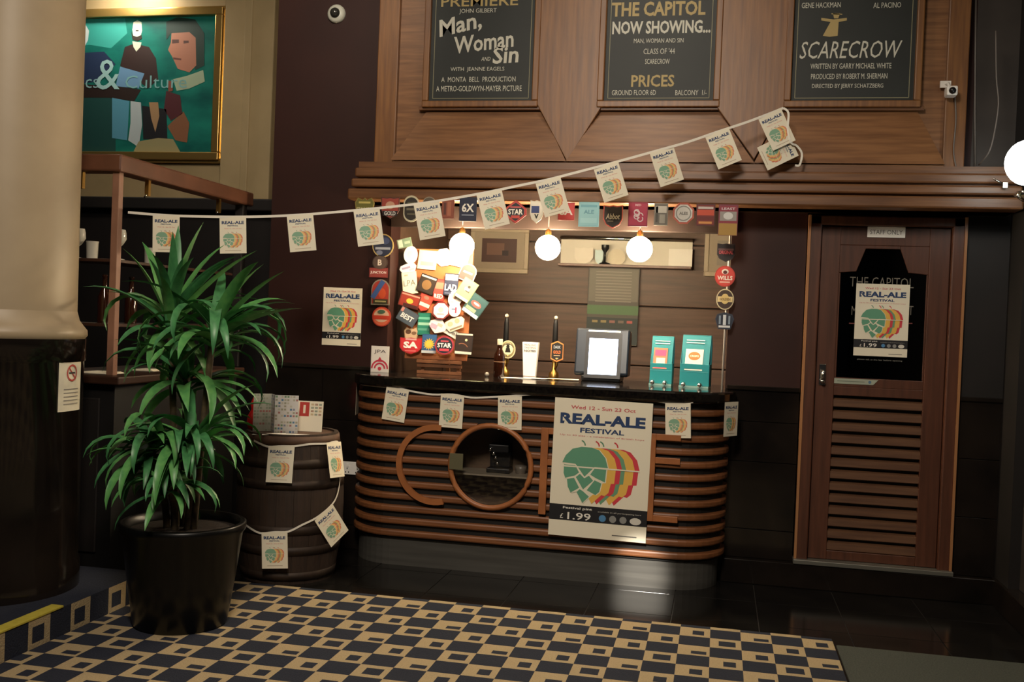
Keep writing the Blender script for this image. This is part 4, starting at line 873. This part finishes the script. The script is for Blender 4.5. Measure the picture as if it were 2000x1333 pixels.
B(829, 592, 26, 34, 'shield', '#a8342c', '#c44434', 'red shield clip with a white band on the easel', multi(R_(0, -.1, .9, .2, '#e8d0c4'), E_(0, .3, .4, .2, '#8a6a5c')), 20, 3)
B(889, 583, 27, 34, 'round', '#e8dcd4', '#ece4dc', 'white oval clip with a pink head on the easel', multi(E_(-.05, .12, .4, .36, '#d8a898'), R_(0, -.25, .5, .1, '#c8b4ac')), 15, 3)
B(861, 607, 34, 34, 'oct', '#7a2c30', '#ece8e0', 'white octagonal clip with a maroon rim at the centre of the easel', multi(E_(0, .05, .3, .3, '#d8c0b8'), R_(0, -.2, .4, .06, '#b8a09c')), 0, 5, .84)
B(888, 605, 24, 28, 'round', '#e0dcd8', '#f0ece8', 'white round clip with a small red slash on the easel', multi(R_(.1, -.05, .14, .4, '#b83c54'), R_(-.1, .02, .3, .08, '#4a5478')), 0, 5)
B(796, 619, 38, 27, 'rect', '#38424c', '#444e5a', 'slate blue clip with slanting white word on the left of the easel', multi(T_('BEST', -.05, .36, '#d0d4d4', .7, .03, shear=.1), R_(-.4, .3, .14, .3, '#b8786c')), 27, 4)
B(828, 633, 25, 42, 'rect', '#1c6a58', '#24806a', 'green banded clip in the lower middle of the easel', multi(R_(0, .25, .9, .1, '#6ab8a0'), R_(0, .0, .9, .12, '#9accb4'), R_(0, -.25, .9, .1, '#58a08c')), 0, 2)
B(855, 637, 34, 30, 'diamond', '#dcd0d0', '#e8dee0', 'white and pink pointed clip below the octagonal one on the easel', multi(R_(-.2, -.12, .4, .3, '#d8a0b8'), R_(.1, .1, .3, .2, '#b8b8a8')), 22, 4)
B(888, 633, 42, 24, 'fan', '#d8d0bc', '#e4dcc8', 'cream clip with pale animal shapes on the right of the easel', multi(E_(-.2, .1, .26, .4, '#c4b494'), E_(.15, .15, .24, .4, '#b8a888'), R_(0, -.34, .6, .14, '#8a7c68')), -22, 4)
B(881, 650, 32, 14, 'rect', '#d8d4c8', '#e4e0d4', 'thin white strip clip slanting on the lower right of the easel', T_('BREWERY', 0, .36, '#5a544c', .8), 27, 3)
B(803, 651, 28, 22, 'crown', '#a88a64', '#c4a888', 'cream and brown clip above the red lettered one on the easel', multi(E_(-.2, .1, .4, .4, '#5a3c28'), E_(.2, 0, .36, .3, '#7a5a40')), 0, 2)
B(802, 676, 43, 31, 'shield', '#a81c24', '#c42830', 'red clip with bold white letters at the lower left of the easel', multi(T_('SA', .06, .4, '#f4ece8', .66, .05), R_(0, .4, .5, .1, '#d0a0a0'), R_(0, -.3, .5, .06, '#d87a78')), 0, 5)
B(838, 672, 28, 36, 'rect', '#28507c', '#305c8c', 'blue clip with a yellow sun at the foot of the easel', multi(lambda p, W_, H_: p.star(0, -H_*.02, W_*.26, W_*.42, 14, '#d8b83c', 2), E_(0, -.02, .4, .32, '#e4c650', 3), R_(0, -.42, 1.0, .14, '#c8ccd0', 3)), 0, 4)
def star_r(p, W_, H_): p.ell(0, 0, W_*.42, H_*.42, '#1c1f30', 2); p.rect(0, H_*.22, W_*.4, H_*.07, '#c8505c', 3); p.text('STAR', 0, 0, H_*.24, '#f4f0ea', 4, W_*.72, .03); p.rect(0, -H_*.24, W_*.5, H_*.13, '#d8485a', 3)
B(868, 675, 38, 36, 'round', '#a0303c', '#b8404c', 'round navy clip with red rim and white word at the foot of the easel', star_r, 0, 6)
B(906, 672, 34, 41, 'rect', '#1c120e', '#2c1c16', 'dark brown clip with a pale moon at the lower right of the easel', multi(E_(.12, .18, .14, .12, '#e8dca8'), R_(0, .44, .94, .08, '#c8c0b4'), R_(0, -.42, .96, .12, '#e0d8cc'), lambda p, W_, H_: p.ring(-W_*.1, -H_*.3, W_*.4, W_*.05, '#8a5a40', 3, 12, 30, 120)), 2, 4)

# ------------------------------------------------------------------ recess: pictures, shelf, menu board
Y = 7.92
def picture(px0, px1, py0, py1, label, art):
    a = aty(px0, py1, Y); c = aty(px1, py0, Y); t = thing('framed_picture', label, 'picture', ((a.x+c.x)/2, Y, (a.z+c.z)/2), 'pictures behind the bar')
    FRM = mat('pale picture frame', '#a89880', .5)
    frame(t, a.x, c.x, a.z, c.z, Y-.012, .035, .015, FRM); w_, h_ = c.x-a.x, c.z-a.z
    q = MB(); q.box(a.x+.02, c.x-.02, Y-.02, Y-.005, a.z+.02, c.z-.02, mat('picture mount', '#9b8c78', .7)); q.build('mount', t)
    p = Pr(); p.rect(0, 0, w_-.19, h_-.17, art, 1); p.rect(-.03, .01, (w_-.19)*.5, (h_-.17)*.5, '#6a4a3c', 2); p.rect(.05, -.02, .05, .04, '#2c1c1a', 3)
    p.mb(lambda x, y, z: ((a.x+c.x)/2+x, Y-.021+y, (a.z+c.z)/2+z)).build('print', t)
picture(918, 1035, 447, 532, 'wide pale framed picture with dark reddish print between the left bulbs', '#4a302a')
picture(1374, 1470, 450, 540, 'pale framed picture partly hidden behind the right hand pump clips', '#8a8072')
# lit shelf recess with cards
a = aty(1095, 516, Y); c = aty(1353, 474, Y)
t = thing('back_shelf', 'pale backed wall shelf with steel rail behind the two right bulbs', 'shelf', ((a.x+c.x)/2, Y, a.z))
q = MB(); q.box(a.x, c.x, Y-.012, Y, a.z, c.z, mat('shelf back panel', '#cfc8b8', .6)); q.build('back_panel', t)
q = MB(); q.box(a.x, c.x, Y-.14, Y, a.z-.02, a.z, MAHO); q.build('plank', t, bevel=.003)
q = MB(); q.tube([(a.x, Y-.06, c.z+.01), (c.x, Y-.06, c.z+.01)], .014, CHROME, 10); q.build('rail', t)
def upcard(px0, px1, py0, shape, m, label, dy=.06):
    l = aty(px0, 505, Y-dy); r = aty(px1, 505, Y-dy); zt_ = aty((px0+px1)/2, py0, Y-dy).z; w_ = r.x-l.x; h_ = zt_-a.z
    q = MB(); sheet(q, [(x+(l.x+r.x)/2, z+a.z+h_/2) for x, z in outline(shape, w_, h_)], m, .004, lambda x, y, z: (x, Y-dy+y, z)); tag(q.build('shelf_card', loc=((l.x+r.x)/2, Y-dy, a.z)), label, 'card')
upcard(1122, 1158, 484, 'shield', flat('#d8d0c0'), 'pale shield card on the back shelf right of the middle bulb')
upcard(1162, 1178, 488, 'shield', flat('#b8cccc'), 'small bluish card on the back shelf beside the dark stemmed glass', .07)
upcard(1186, 1222, 487, 'round', flat('#cabfa6'), 'round buff card on the back shelf left of the right bulb', .05)
upcard(1306, 1352, 487, 'rect', flat('#e2ddd2'), 'square white card at the right end of the back shelf', .08)
v = aty(1181, 514, Y-.1); v.z = a.z; q = MB(); q.lathe([(.045, 0), (.04, .01), (.008, .02), (.008, .09), (.03, .12), (.03, .15)], v, BLACKP, 16); tag(q.build('stemmed_ornament', loc=v), 'dark stemmed ornament standing on the back shelf', 'ornament')
# menu board on the back boards
a = aty(1144, 672, Y-.03); c = aty(1250, 524, Y-.03)
t = thing('drinks_menu', 'grey green drinks menu board with rows of small print behind the till', 'menu board', ((a.x+c.x)/2, Y-.03, a.z))
w_, h_ = c.x-a.x, c.z-a.z; q = MB(); q.box(a.x, c.x, Y-.03, Y, a.z, c.z, flat('#4c4840')); q.build('board', t, bevel=.002)
p = Pr(); p.rect(0, h_*.27, w_*.96, h_*.42, '#6a6458', 1); p.rect(0, -.03, w_, h_*.12, '#4c6a44', 1); p.rect(0, -h_*.32, w_, h_*.34, '#26302e', 1)
for i in range(11): p.rect(0, h_*(.44-.038*i), w_*.7, .006, '#8c867a', 2)
random.seed(5)
for i in range(2):
    for k in range(5): p.rect(w_*(-.34+.17*k), -h_*(.2+.14*i), w_*.11, .02, random.choice(['#8a5a50', '#a8504c', '#8a7a50', '#6a5a50']), 2)
p.mb(lambda x, y, z: ((a.x+c.x)/2+x, Y-.031+y, (a.z+c.z)/2+z)).build('printed_rows', t)
q = MB(); q.box(-2.1, .3, 7.45, 7.92, .1, .95, BLKM); q.box(-2.12, .32, 7.42, 7.92, .95, .99, MAHO); tag(q.build('back_counter', loc=(-.9, 7.6, 0)), 'dark back counter along the boards behind the bar', 'counter')

# ------------------------------------------------------------------ pendant bulbs
for px, py, lb in ((902, 480, 'left of the three lit pendant bulbs, over the easel'), (1070, 484, 'middle of the three lit pendant bulbs over the bar'), (1249, 487, 'right of the three lit pendant bulbs, above the till')):
    v = aty(px, py, 6.36); t = thing('pendant_bulb', lb, 'lamp', v, 'pendant bulbs over the bar')
    q = MB(); q.sphere(v, .08, BULB, 24); q.build('bulb', t)
    q = MB(); q.lathe([(.02, .064), (.02, .10), (.012, .115)], v, GOLDM, 14); q.build('lamp_holder', t)
    q = MB(); q.tube([(v.x, v.y, v.z+.11), (v.x, v.y, 2.305)], .0035, CABLE, 6); q.build('flex', t)
# wall globe
gx, gz = 1.52, 0; v = atx(2008, 318, 1.53); t = thing('wall_globe_lamp', 'bright white globe wall lamp at the right edge', 'lamp', v)
q = MB(); q.sphere(v, .112, GLOBE, 28, 1.06); q.build('globe', t)
q = MB(); q.lathe([(.05, -.15), (.06, -.17), (.02, -.2)], v, CHROME, 16); q.tube([(v.x, v.y, v.z-.19), (v.x+.05, v.y, v.z-.24), (1.72, v.y, v.z-.24)], .012, CHROME, 8); q.box(1.69, 1.72, v.y-.05, v.y+.05, v.z-.36, v.z-.16, CHROME); q.build('bracket', t)

# ------------------------------------------------------------------ door
dr = st(MB().box(.54, 1.38, W+.03, W+.07, .17, .2, DOORW).build('door_1'))
D = 6.5
for x0, x1, z0, z1 in ((.515, .585, .15, 2.285), (1.335, 1.405, .15, 2.285), (.515, 1.405, 2.225, 2.285)):
    q = MB(); q.box(x0, x1, D-.035, D+.1, z0, z1, DOORW); q.build('door_frame', dr, bevel=.008)
q = MB(); q.box(.505, .52, D-.04, D, .15, 2.285, mat('frame bead', '#a5744c', .3, coat=.3)); q.box(1.40, 1.415, D-.04, D, .15, 2.285, mat('frame bead', '#a5744c', .3)); q.build('edge_highlight', dr)  # light strips: the frame's edge highlight put into the colour
LX0, LX1 = .588, 1.332
for x0, x1 in ((LX0, .70), (1.215, LX1)):
    q = MB(); q.box(x0, x1, D, D+.05, .18, 2.22, DOORW); q.build('stile', dr, bevel=.004)
for z0, z1 in ((2.11, 2.22), (1.19, 1.245), (.18, .235)):
    q = MB(); q.box(.70, 1.215, D+.004, D+.05, z0, z1, DOORW); q.build('rail', dr, bevel=.003)
NL = 13; p0, p1 = .235, 1.19; hp = (p1-p0)/NL
for i in range(NL):
    z = p0+hp*i; q = MB(); q.prism([(D+.008, z+.006), (D+.012, z+.002), (D+.045, z+hp*.55), (D+.041, z+hp*.75), (D+.008, z+hp*.62)], .70, 1.215, DSLAT, 'x'); q.build('louvre', dr)
q = MB(); q.box(.70, 1.215, D+.05, D+.055, .2, 1.2, BLKM); q.build('louvre_backing', dr)
gp = [(.71, 1.30), (1.205, 1.30), (1.205, 1.94), (1.10, 1.95), (1.05, 2.09), (.85, 2.09), (.80, 1.95), (.71, 1.94)]
q = MB(); q.prism(gp, D+.012, D+.018, GLSD); q.build('window_pane', dr)
q = MB(); q.prism([(.70, 1.245), (1.215, 1.245), (1.215, 2.11), (.70, 2.11)], D+.04, D+.05, mat('dark glass backing', '#1a1f23', .3)); q.build('window_backing', dr)
q = MB(); q.prism([(.70, 1.94), (.80, 1.95), (.85, 2.09), (1.05, 2.09), (1.05, 2.11), (.70, 2.11)], D+.006, D+.04, DOORW); q.prism([(1.215, 1.94), (1.10, 1.95), (1.05, 2.09), (1.05, 2.11), (1.215, 2.11)], D+.006, D+.04, DOORW); q.box(.70, 1.215, D+.006, D+.03, 1.245, 1.30, DOORW); q.box(.70, .71, D+.006, D+.02, 1.3, 1.94, DOORW); q.box(1.205, 1.215, D+.006, D+.02, 1.3, 1.94, DOORW); q.build('glazing_frame', dr, bevel=.003)
c1 = aty(1722, 552, D+.011)
p = Pr(); p.text('THE CAPITOL', c1.x, c1.z, .06, '#7a7468', 1, aty(1785, 552, D).x-aty(1660, 552, D).x, -.008)
for px, s in ((1668, 'M'), (1779, 'T')): vv = aty(px, 607, D+.011); p.text(s, vv.x, vv.z, .055, '#7a7468', 1, .028, -.008)
for px in (1664, 1776): vv = aty(px, 632, D+.011); p.rect(vv.x, vv.z, .035, .006, '#7a3c38', 1)
vv = aty(1718, 704, D+.011); p.text('please ask at the bar before opening', vv.x, vv.z, .012, '#8a8880', 1, .26, 0)
p.mb(lambda x, y, z: (x, D+.0115+y, z)).build('etched_lettering', dr)
v = aty(1606, 732, D); q = MB(); q.box(v.x-.02, v.x+.02, D-.008, D, v.z-.065, v.z+.065, CHROME); q.build('handle_plate', dr, bevel=.004); 
q = MB(); q.tube([(v.x, D-.008, v.z-.035), (v.x, D-.045, v.z-.035), (v.x+.0, D-.05, v.z+.03)], .009, CHROME, 8); q.sphere((v.x, D-.04, v.z-.04), .014, CHROME, 10); q.build('handle', dr)
q = MB(); q.box(.50, 1.42, D-.07, D+.05, .15, .178, mat('pale threshold', '#77756c', .4, .5)); st(q.build('trim_10', bevel=.004))
v = aty(1731, 454, D-.001); s = thing('staff_sign', 'white staff only plate high on the door', 'sign', (v.x, D+.0, v.z)); wd = aty(1768, 454, D).x-aty(1694, 454, D).x
q = MB(); sheet(q, outline('rect', wd, .064), PAPERW, .003, lambda x, y, z: (x, y-.004, z)); q.build('plate', s, local=True); Pr().text('STAFF ONLY', 0, 0, .028, '#5a544c', 1, wd*.86, .0).mb(lambda x, y, z: (x, y-.0045, z)).build('lettering', s, local=True)
v = aty(1672, 746, D); s = thing('door_sticker', 'slim pale strip sticker on the door rail below the glass', 'sticker', (v.x, D+.004, v.z))
q = MB(); sheet(q, [(-.13, -.016), (.1, -.016), (.13, .016), (-.13, .016)], flat('#a3aa98'), .001, lambda x, y, z: (x, y-.001, z)); q.build('strip', s, local=True); Pr().rect(-.03, 0, .16, .005, '#7c8474', 1).ell(.08, .0, .009, .009, '#5a7a94', 1, 12).mb(lambda x, y, z: (x, y-.0012, z)).build('print', s, local=True)
v = aty(1722, 626, D-.001); poster('festival_poster', 'small real ale festival poster taped to the door glass', .31, (v.x, D+.002, v.z), .0)
v = aty(668, 619, W-.002); poster('festival_poster', 'small real ale festival poster on the dark red wall', .275, (v.x, W-.002, v.z), .0)
v = aty(1172, 918, YF-.05); poster('festival_poster', 'largest real ale festival poster, hung on the slatted bar front', .587, (v.x, YF-.05, v.z-.0), .012)

# ------------------------------------------------------------------ chalkboards
def chalkboard(px0, px1, py1, label, draw):
    Yb = 6.40; a = aty(px0, py1, Yb); c = aty(px1, py1, Yb); x0, x1 = a.x, c.x; z0 = (a.z+c.z)/2; z1 = z0+1.15
    t = thing('chalkboard', label, 'chalkboard', ((x0+x1)/2, Yb, z0), 'framed chalkboards over the bar')
    frame(t, x0-.035, x1+.035, z0-.03, z1+.03, Yb-.02, .04, .035, OAKV); 
    q = MB(); q.box(x0-.06, x1+.06, Yb-.03, Yb, z0-.045, z0-.02, OAKD); q.build('sill', t, bevel=.004)
    q = MB(); q.box(x0, x1, Yb-.025, Yb, z0, z1, SLATE); q.build('slate', t)
    w_ = x1-x0; p = Pr(); cx_ = (x0+x1)/2
    for dx in (-w_/2+.03, w_/2-.03): p.rect(dx, .575, .004, 1.09, '#8a8668', 1)
    p.rect(0, .03, w_-.06, .004, '#8a8668', 1)
    draw(p, lambda px, py: (lambda q_: (q_.x-cx_, q_.z-z0))(aty(px, py, Yb-.026)), Yb)
    p.mb(lambda x, y, z: (cx_+x, Yb-.0255+y, z0+z)).build('chalk_lettering', t)
CW, CG = '#c9c8ba', '#b09a62'
def L(p, at, s, x0, x1, yc, hpx, c=CW, bold=0, shear=0, rot=0, sp=1):
    a = at(x0, yc); b_ = at(x1, yc); k = 6.4/FPX*1.0
    p.text(s, (a[0]+b_[0])/2, (a[1]+b_[1])/2, hpx*k, c, 2, b_[0]-a[0], bold, shear, sp, rot)
def c1_(p, at, Yb):
    L(p, at, 'PREMIERE', 862, 1012, 2, 20, CG, .01); L(p, at, 'JOHN GILBERT', 897, 970, 22, 11)
    L(p, at, 'Man,', 856, 940, 50, 40, CW, .02, .15, 12); L(p, at, 'Woman', 888, 1003, 82, 34, CW, .02, .1, 6); L(p, at, 'Sin', 962, 1013, 107, 34, CW, .02, .1, 3); L(p, at, 'AND', 940, 958, 115, 8, CW, 0, .2)
    L(p, at, 'WITH  JEANNE EAGELS', 880, 985, 136, 10); L(p, at, 'A  MONTA  BELL  PRODUCTION', 862, 1007, 155, 10); L(p, at, 'A METRO-GOLDWYN-MAYER PICTURE', 852, 1019, 173, 11)
def c2_(p, at, Yb):
    L(p, at, 'THE CAPITOL', 1195, 1378, 17, 28, CG, .03); L(p, at, 'NOW SHOWING...', 1196, 1388, 53, 25, CW, .03)
    L(p, at, 'MAN, WOMAN AND SIN', 1238, 1335, 80, 10); L(p, at, "CLASS OF '44", 1257, 1318, 100, 11); L(p, at, 'SCARECROW', 1260, 1308, 120, 10)
    L(p, at, 'PRICES', 1233, 1317, 158, 23, CG, .02); L(p, at, 'GROUND FLOOR 6D', 1195, 1281, 181, 10); L(p, at, 'BALCONY  1/-', 1319, 1380, 181, 10)
def c3_(p, at, Yb):
    L(p, at, 'GENE HACKMAN', 1566, 1642, 10, 10); L(p, at, 'AL PACINO', 1706, 1760, 10, 10); L(p, at, 'SCARECROW', 1562, 1762, 97, 32, CW, .0, .25); p.it[-1] = p.it[-1]
    for s, x0, x1, y in (('WRITTEN BY GARRY MICHAEL WHITE', 1583, 1741, 129), ('PRODUCED BY ROBERT M. SHERMAN', 1584, 1733, 149), ('DIRECTED BY JERRY SCHATZBERG', 1586, 1725, 169)): L(p, at, s, x0, x1, y, 10)
    for pts in ([(1604, 35), (1628, 38), (1654, 35), (1654, 40), (1638, 43), (1636, 70), (1620, 72), (1607, 70), (1622, 43), (1604, 40)], [(1627, 26), (1641, 26), (1637, 36), (1629, 36)], [(1624, 26), (1645, 27), (1645, 29), (1624, 28)]): p.poly([at(*q_) for q_ in pts], CG, 2)
chalkboard(838, 1042, 203, 'left chalkboard, premiere notice lettered in slanting script', c1_)
chalkboard(1178, 1394, 203, 'middle chalkboard lettered now showing with ticket prices', c2_)
chalkboard(1541, 1783, 203, 'right chalkboard with a small chalk scarecrow figure', c3_)

# ------------------------------------------------------------------ bunting
A_ = Vector((-3.24, 5.17, 2.08)); B_ = Vector((.32, 6.17, 2.88)); ab = Vector((B_.x-A_.x, B_.y-A_.y, 0)).normalized(); nrm = Vector((ab.y, -ab.x, 0))
pxs = [(250, 415), (325, 421), (390, 423), (455, 424), (520, 423), (586, 420), (650, 415), (716, 409), (775, 403), (833, 396), (895, 386), (955, 375), (1012, 363), (1070, 351), (1125, 337), (1183, 322), (1238, 307), (1292, 292), (1345, 277), (1400, 258), (1455, 240), (1503, 222), (1530, 211)]
P3 = [atp(x, y, A_, nrm) for x, y in pxs]
bt = thing('bunting', 'long string of real ale festival pennants slung across from gantry to panelling', 'bunting', P3[0])
SP = spline(P3, 4); ribbon(SP, .014, TAPE).build('tape', bt)
rz = math.atan2(ab.y, ab.x)
# twisted end of the tape with its loop and the last, crumpled pennant
e = P3[-1]; ribbon(spline([e, e+Vector((.03, -.0, -.03)), e+Vector((.03, 0, -.12)), e+Vector((.05, 0, -.20)), atp(1556, 285, A_, nrm), atp(1566, 300, A_, nrm), atp(1562, 322, A_, nrm), atp(1553, 323, A_, nrm)], 4), .012, TAPE).build('tape_end', bt)
for i in range(1, len(pxs)-1, 2):
    a, c = P3[i-1], P3[i+1]; s = math.atan2(c.z-a.z, math.hypot(c.x-a.x, c.y-a.y))
    lean = s*1.15 + (.03 if i == 1 else 0)
    pennant(bt, P3[i]+Vector((0, -.002, 0)), (random.uniform(-.04, .04), -lean, rz+random.uniform(-.06, .06)))
vv = atp(1536, 263, A_, nrm)+nrm*-.01; pennant(bt, atp(1551, 281, A_, nrm)-nrm*.012, (0, 1.08, rz))
# counter bunting
cpx = [(712, 755), (748, 756), (777, 759), (806, 765), (845, 771), (884, 771), (920, 777), (960, 776), (996, 774), (1040, 771), (1080, 772), (1180, 779), (1265, 782), (1296, 786), (1324, 788), (1352, 786), (1385, 787)]
Yc = YF-.036
C3 = [aty(x, y, Yc) for x, y in cpx]; C3[0] = Vector((XL+.02, 6.27, C3[0].z)); C3[1] = Vector((XL+.12, 6.15, C3[1].z)); C3 = C3[:-1]+[Vector((XR-.17, YF-.005, C3[-1].z)), Vector((XR-.03, YF+.10, C3[-1].z)), Vector((XR+.035, YF+.26, C3[-1].z))]
cbn = thing('bunting', 'string of real ale pennants along the top of the slatted bar front', 'bunting', C3[5]); ribbon(spline(C3, 4), .011, TAPE).build('tape', cbn)
for px, py, rot in ((777, 759, .12), (884, 771, .03), (996, 774, -.03), (1324, 788, -.05)):
    v = aty(px, py, Yc-.006); pennant(cbn, v, (0, rot, 0))
pennant(cbn, (XR+.03, YF+.13, C3[-2].z), (0, 0, 1.0)); pennant(cbn, (XL-.035, YF+.25, C3[0].z), (0, 0, -1.35))
# barrel bunting: two strings draped round the barrel
def onb(px, py, extra=.008):      # first hit on the barrel's outside
    d = ray(px, py); o = EYE
    best = None; t_ = 4.5
    while t_ < 7.5:
        q_ = o+d*t_; rr = math.hypot(q_.x-bc.x, q_.y-bc.y)
        z_ = min(max(q_.z, 0), BH)
        if rr <= brad(z_)+extra: return q_
        if best is None or rr-brad(z_) < best[0]: best = (rr-brad(z_), q_)
        t_ += .003
    q_ = best[1]; dv = Vector((q_.x-bc.x, q_.y-bc.y, 0)).normalized(); rr = brad(min(max(q_.z, 0), BH))+extra
    return Vector((bc.x+dv.x*rr, bc.y+dv.y*rr, q_.z))
bpx = [(496, 861), (510, 868), (525, 873), (550, 872), (576, 872), (605, 868), (638, 867), (650, 864), (661, 866), (664, 900), (664, 940), (658, 970), (645, 990), (618, 1012), (590, 1026), (563, 1039), (536, 1040), (508, 1042), (485, 1030), (470, 1018)]
B3 = [onb(x, y, .012) for x, y in bpx]
bb = thing('bunting', 'string of real ale pennants draped twice round the dark barrel', 'bunting', B3[3]); ribbon(spline(B3, 4), .011, TAPE).build('tape', bb)
for px, py, rot in ((550, 872, .0), (652, 864, .05), (632, 1001, -.62), (536, 1040, -.06)):
    v = onb(px, py, .02); th_ = math.atan2(v.y-bc.y, v.x-bc.x); zt_ = v.z-PH; tl = max(0, (max(brad(zt_), brad(v.z-PH/2))-brad(v.z)))/PH*1.25+.03; pennant(bb, v, (-tl, rot, th_+PI/2))

# ------------------------------------------------------------------ small fixtures on the walls
v = aty(657, 27, W-.01); t = thing('smoke_detector', 'small round white alarm dome high on the dark red wall', 'alarm', (v.x, W, v.z))
q = MB(); q.add([], [], PAPERW); pr = [(.062, 0), (.062, .015), (.05, .03), (.02, .036), (.0001, .036)]
vs = []; fs = []; sg = 24
for i in range(sg):
    a = 2*PI*i/sg
    for r, z in pr: vs.append((v.x+r*math.cos(a), W-z, v.z+r*math.sin(a)))
for i in range(sg):
    for k in range(4): fs.append((i*5+k, ((i+1) % sg)*5+k, ((i+1) % sg)*5+k+1, i*5+k+1))
q.add(vs, fs, mat('alarm rim', '#b5b5a8', .4), True); q.build('dome', t)
q = MB(); q.sphere((v.x, W-.034, v.z), .034, mat('alarm lens', '#2c2c28', .15), 16); q.build('lens', t)
v = aty(1859, 177, 6.30); t = thing('security_camera', 'small white security camera on the panelling right of the last chalkboard', 'camera', (v.x, 6.385, v.z))
q = MB(); q.box(v.x-.03, v.x+.03, 6.28, 6.36, v.z-.03, v.z+.025, PAPERW); q.build('body', t, bevel=.008)
q = MB(); q.sphere((v.x, 6.28, v.z-.004), .02, BLACKP, 14); q.build('lens', t)
q = MB(); q.tube([(v.x, 6.34, v.z+.02), (v.x-.01, 6.36, v.z+.055), (v.x-.02, 6.39, v.z+.055)], .009, PAPERW, 8); q.box(v.x-.05, v.x+.01, 6.385-.008, 6.39, v.z+.035, v.z+.075, PAPERW); q.build('bracket', t)
q = MB(); a = v; q.tube(spline([(v.x+.03, 6.37, v.z), (v.x+.045, 6.375, v.z-.15), (v.x+.04, 6.375, v.z-.33), (v.x+.06, 6.375, v.z-.44)], 5), .004, CABLE, 6); tag(q.build('cable', loc=(v.x, 6.37, v.z)), 'thin cable running down from the security camera', 'cable')
pts = [aty(1906, 0, 6.49), aty(1905, 100, 6.49), aty(1904, 220, 6.49), aty(1905, 325, 6.49)]; q = MB(); q.tube([(p_.x, 6.49, p_.z) for p_ in pts], .006, CABLE, 6); tag(q.build('cable', loc=pts[-1]), 'straight grey cable down the corner wall right of the panelling', 'cable')
pts = [aty(1945, 60, 6.19), aty(1946, 150, 6.19), aty(1950, 205, 6.19), aty(1940, 270, 6.19), aty(1930, 300, 6.19), aty(1912, 322, 6.3)]; q = MB(); q.tube(spline(pts, 4), .004, CABLE, 6); tag(q.build('cable', loc=pts[2]), 'loose looping cable near the globe wall lamp', 'cable')
q = MB(); a, c = aty(1940, 349, 6.19), aty(1961, 361, 6.19); q.tube([(a.x, 6.19, a.z), (c.x, 6.19, c.z)], .006, CHROME, 8); q.box(c.x-.01, c.x+.015, 6.17, 6.2, c.z-.02, c.z+.01, CHROME); tag(q.build('wall_hook', loc=a), 'small metal hook slanting below the globe wall lamp', 'hook')
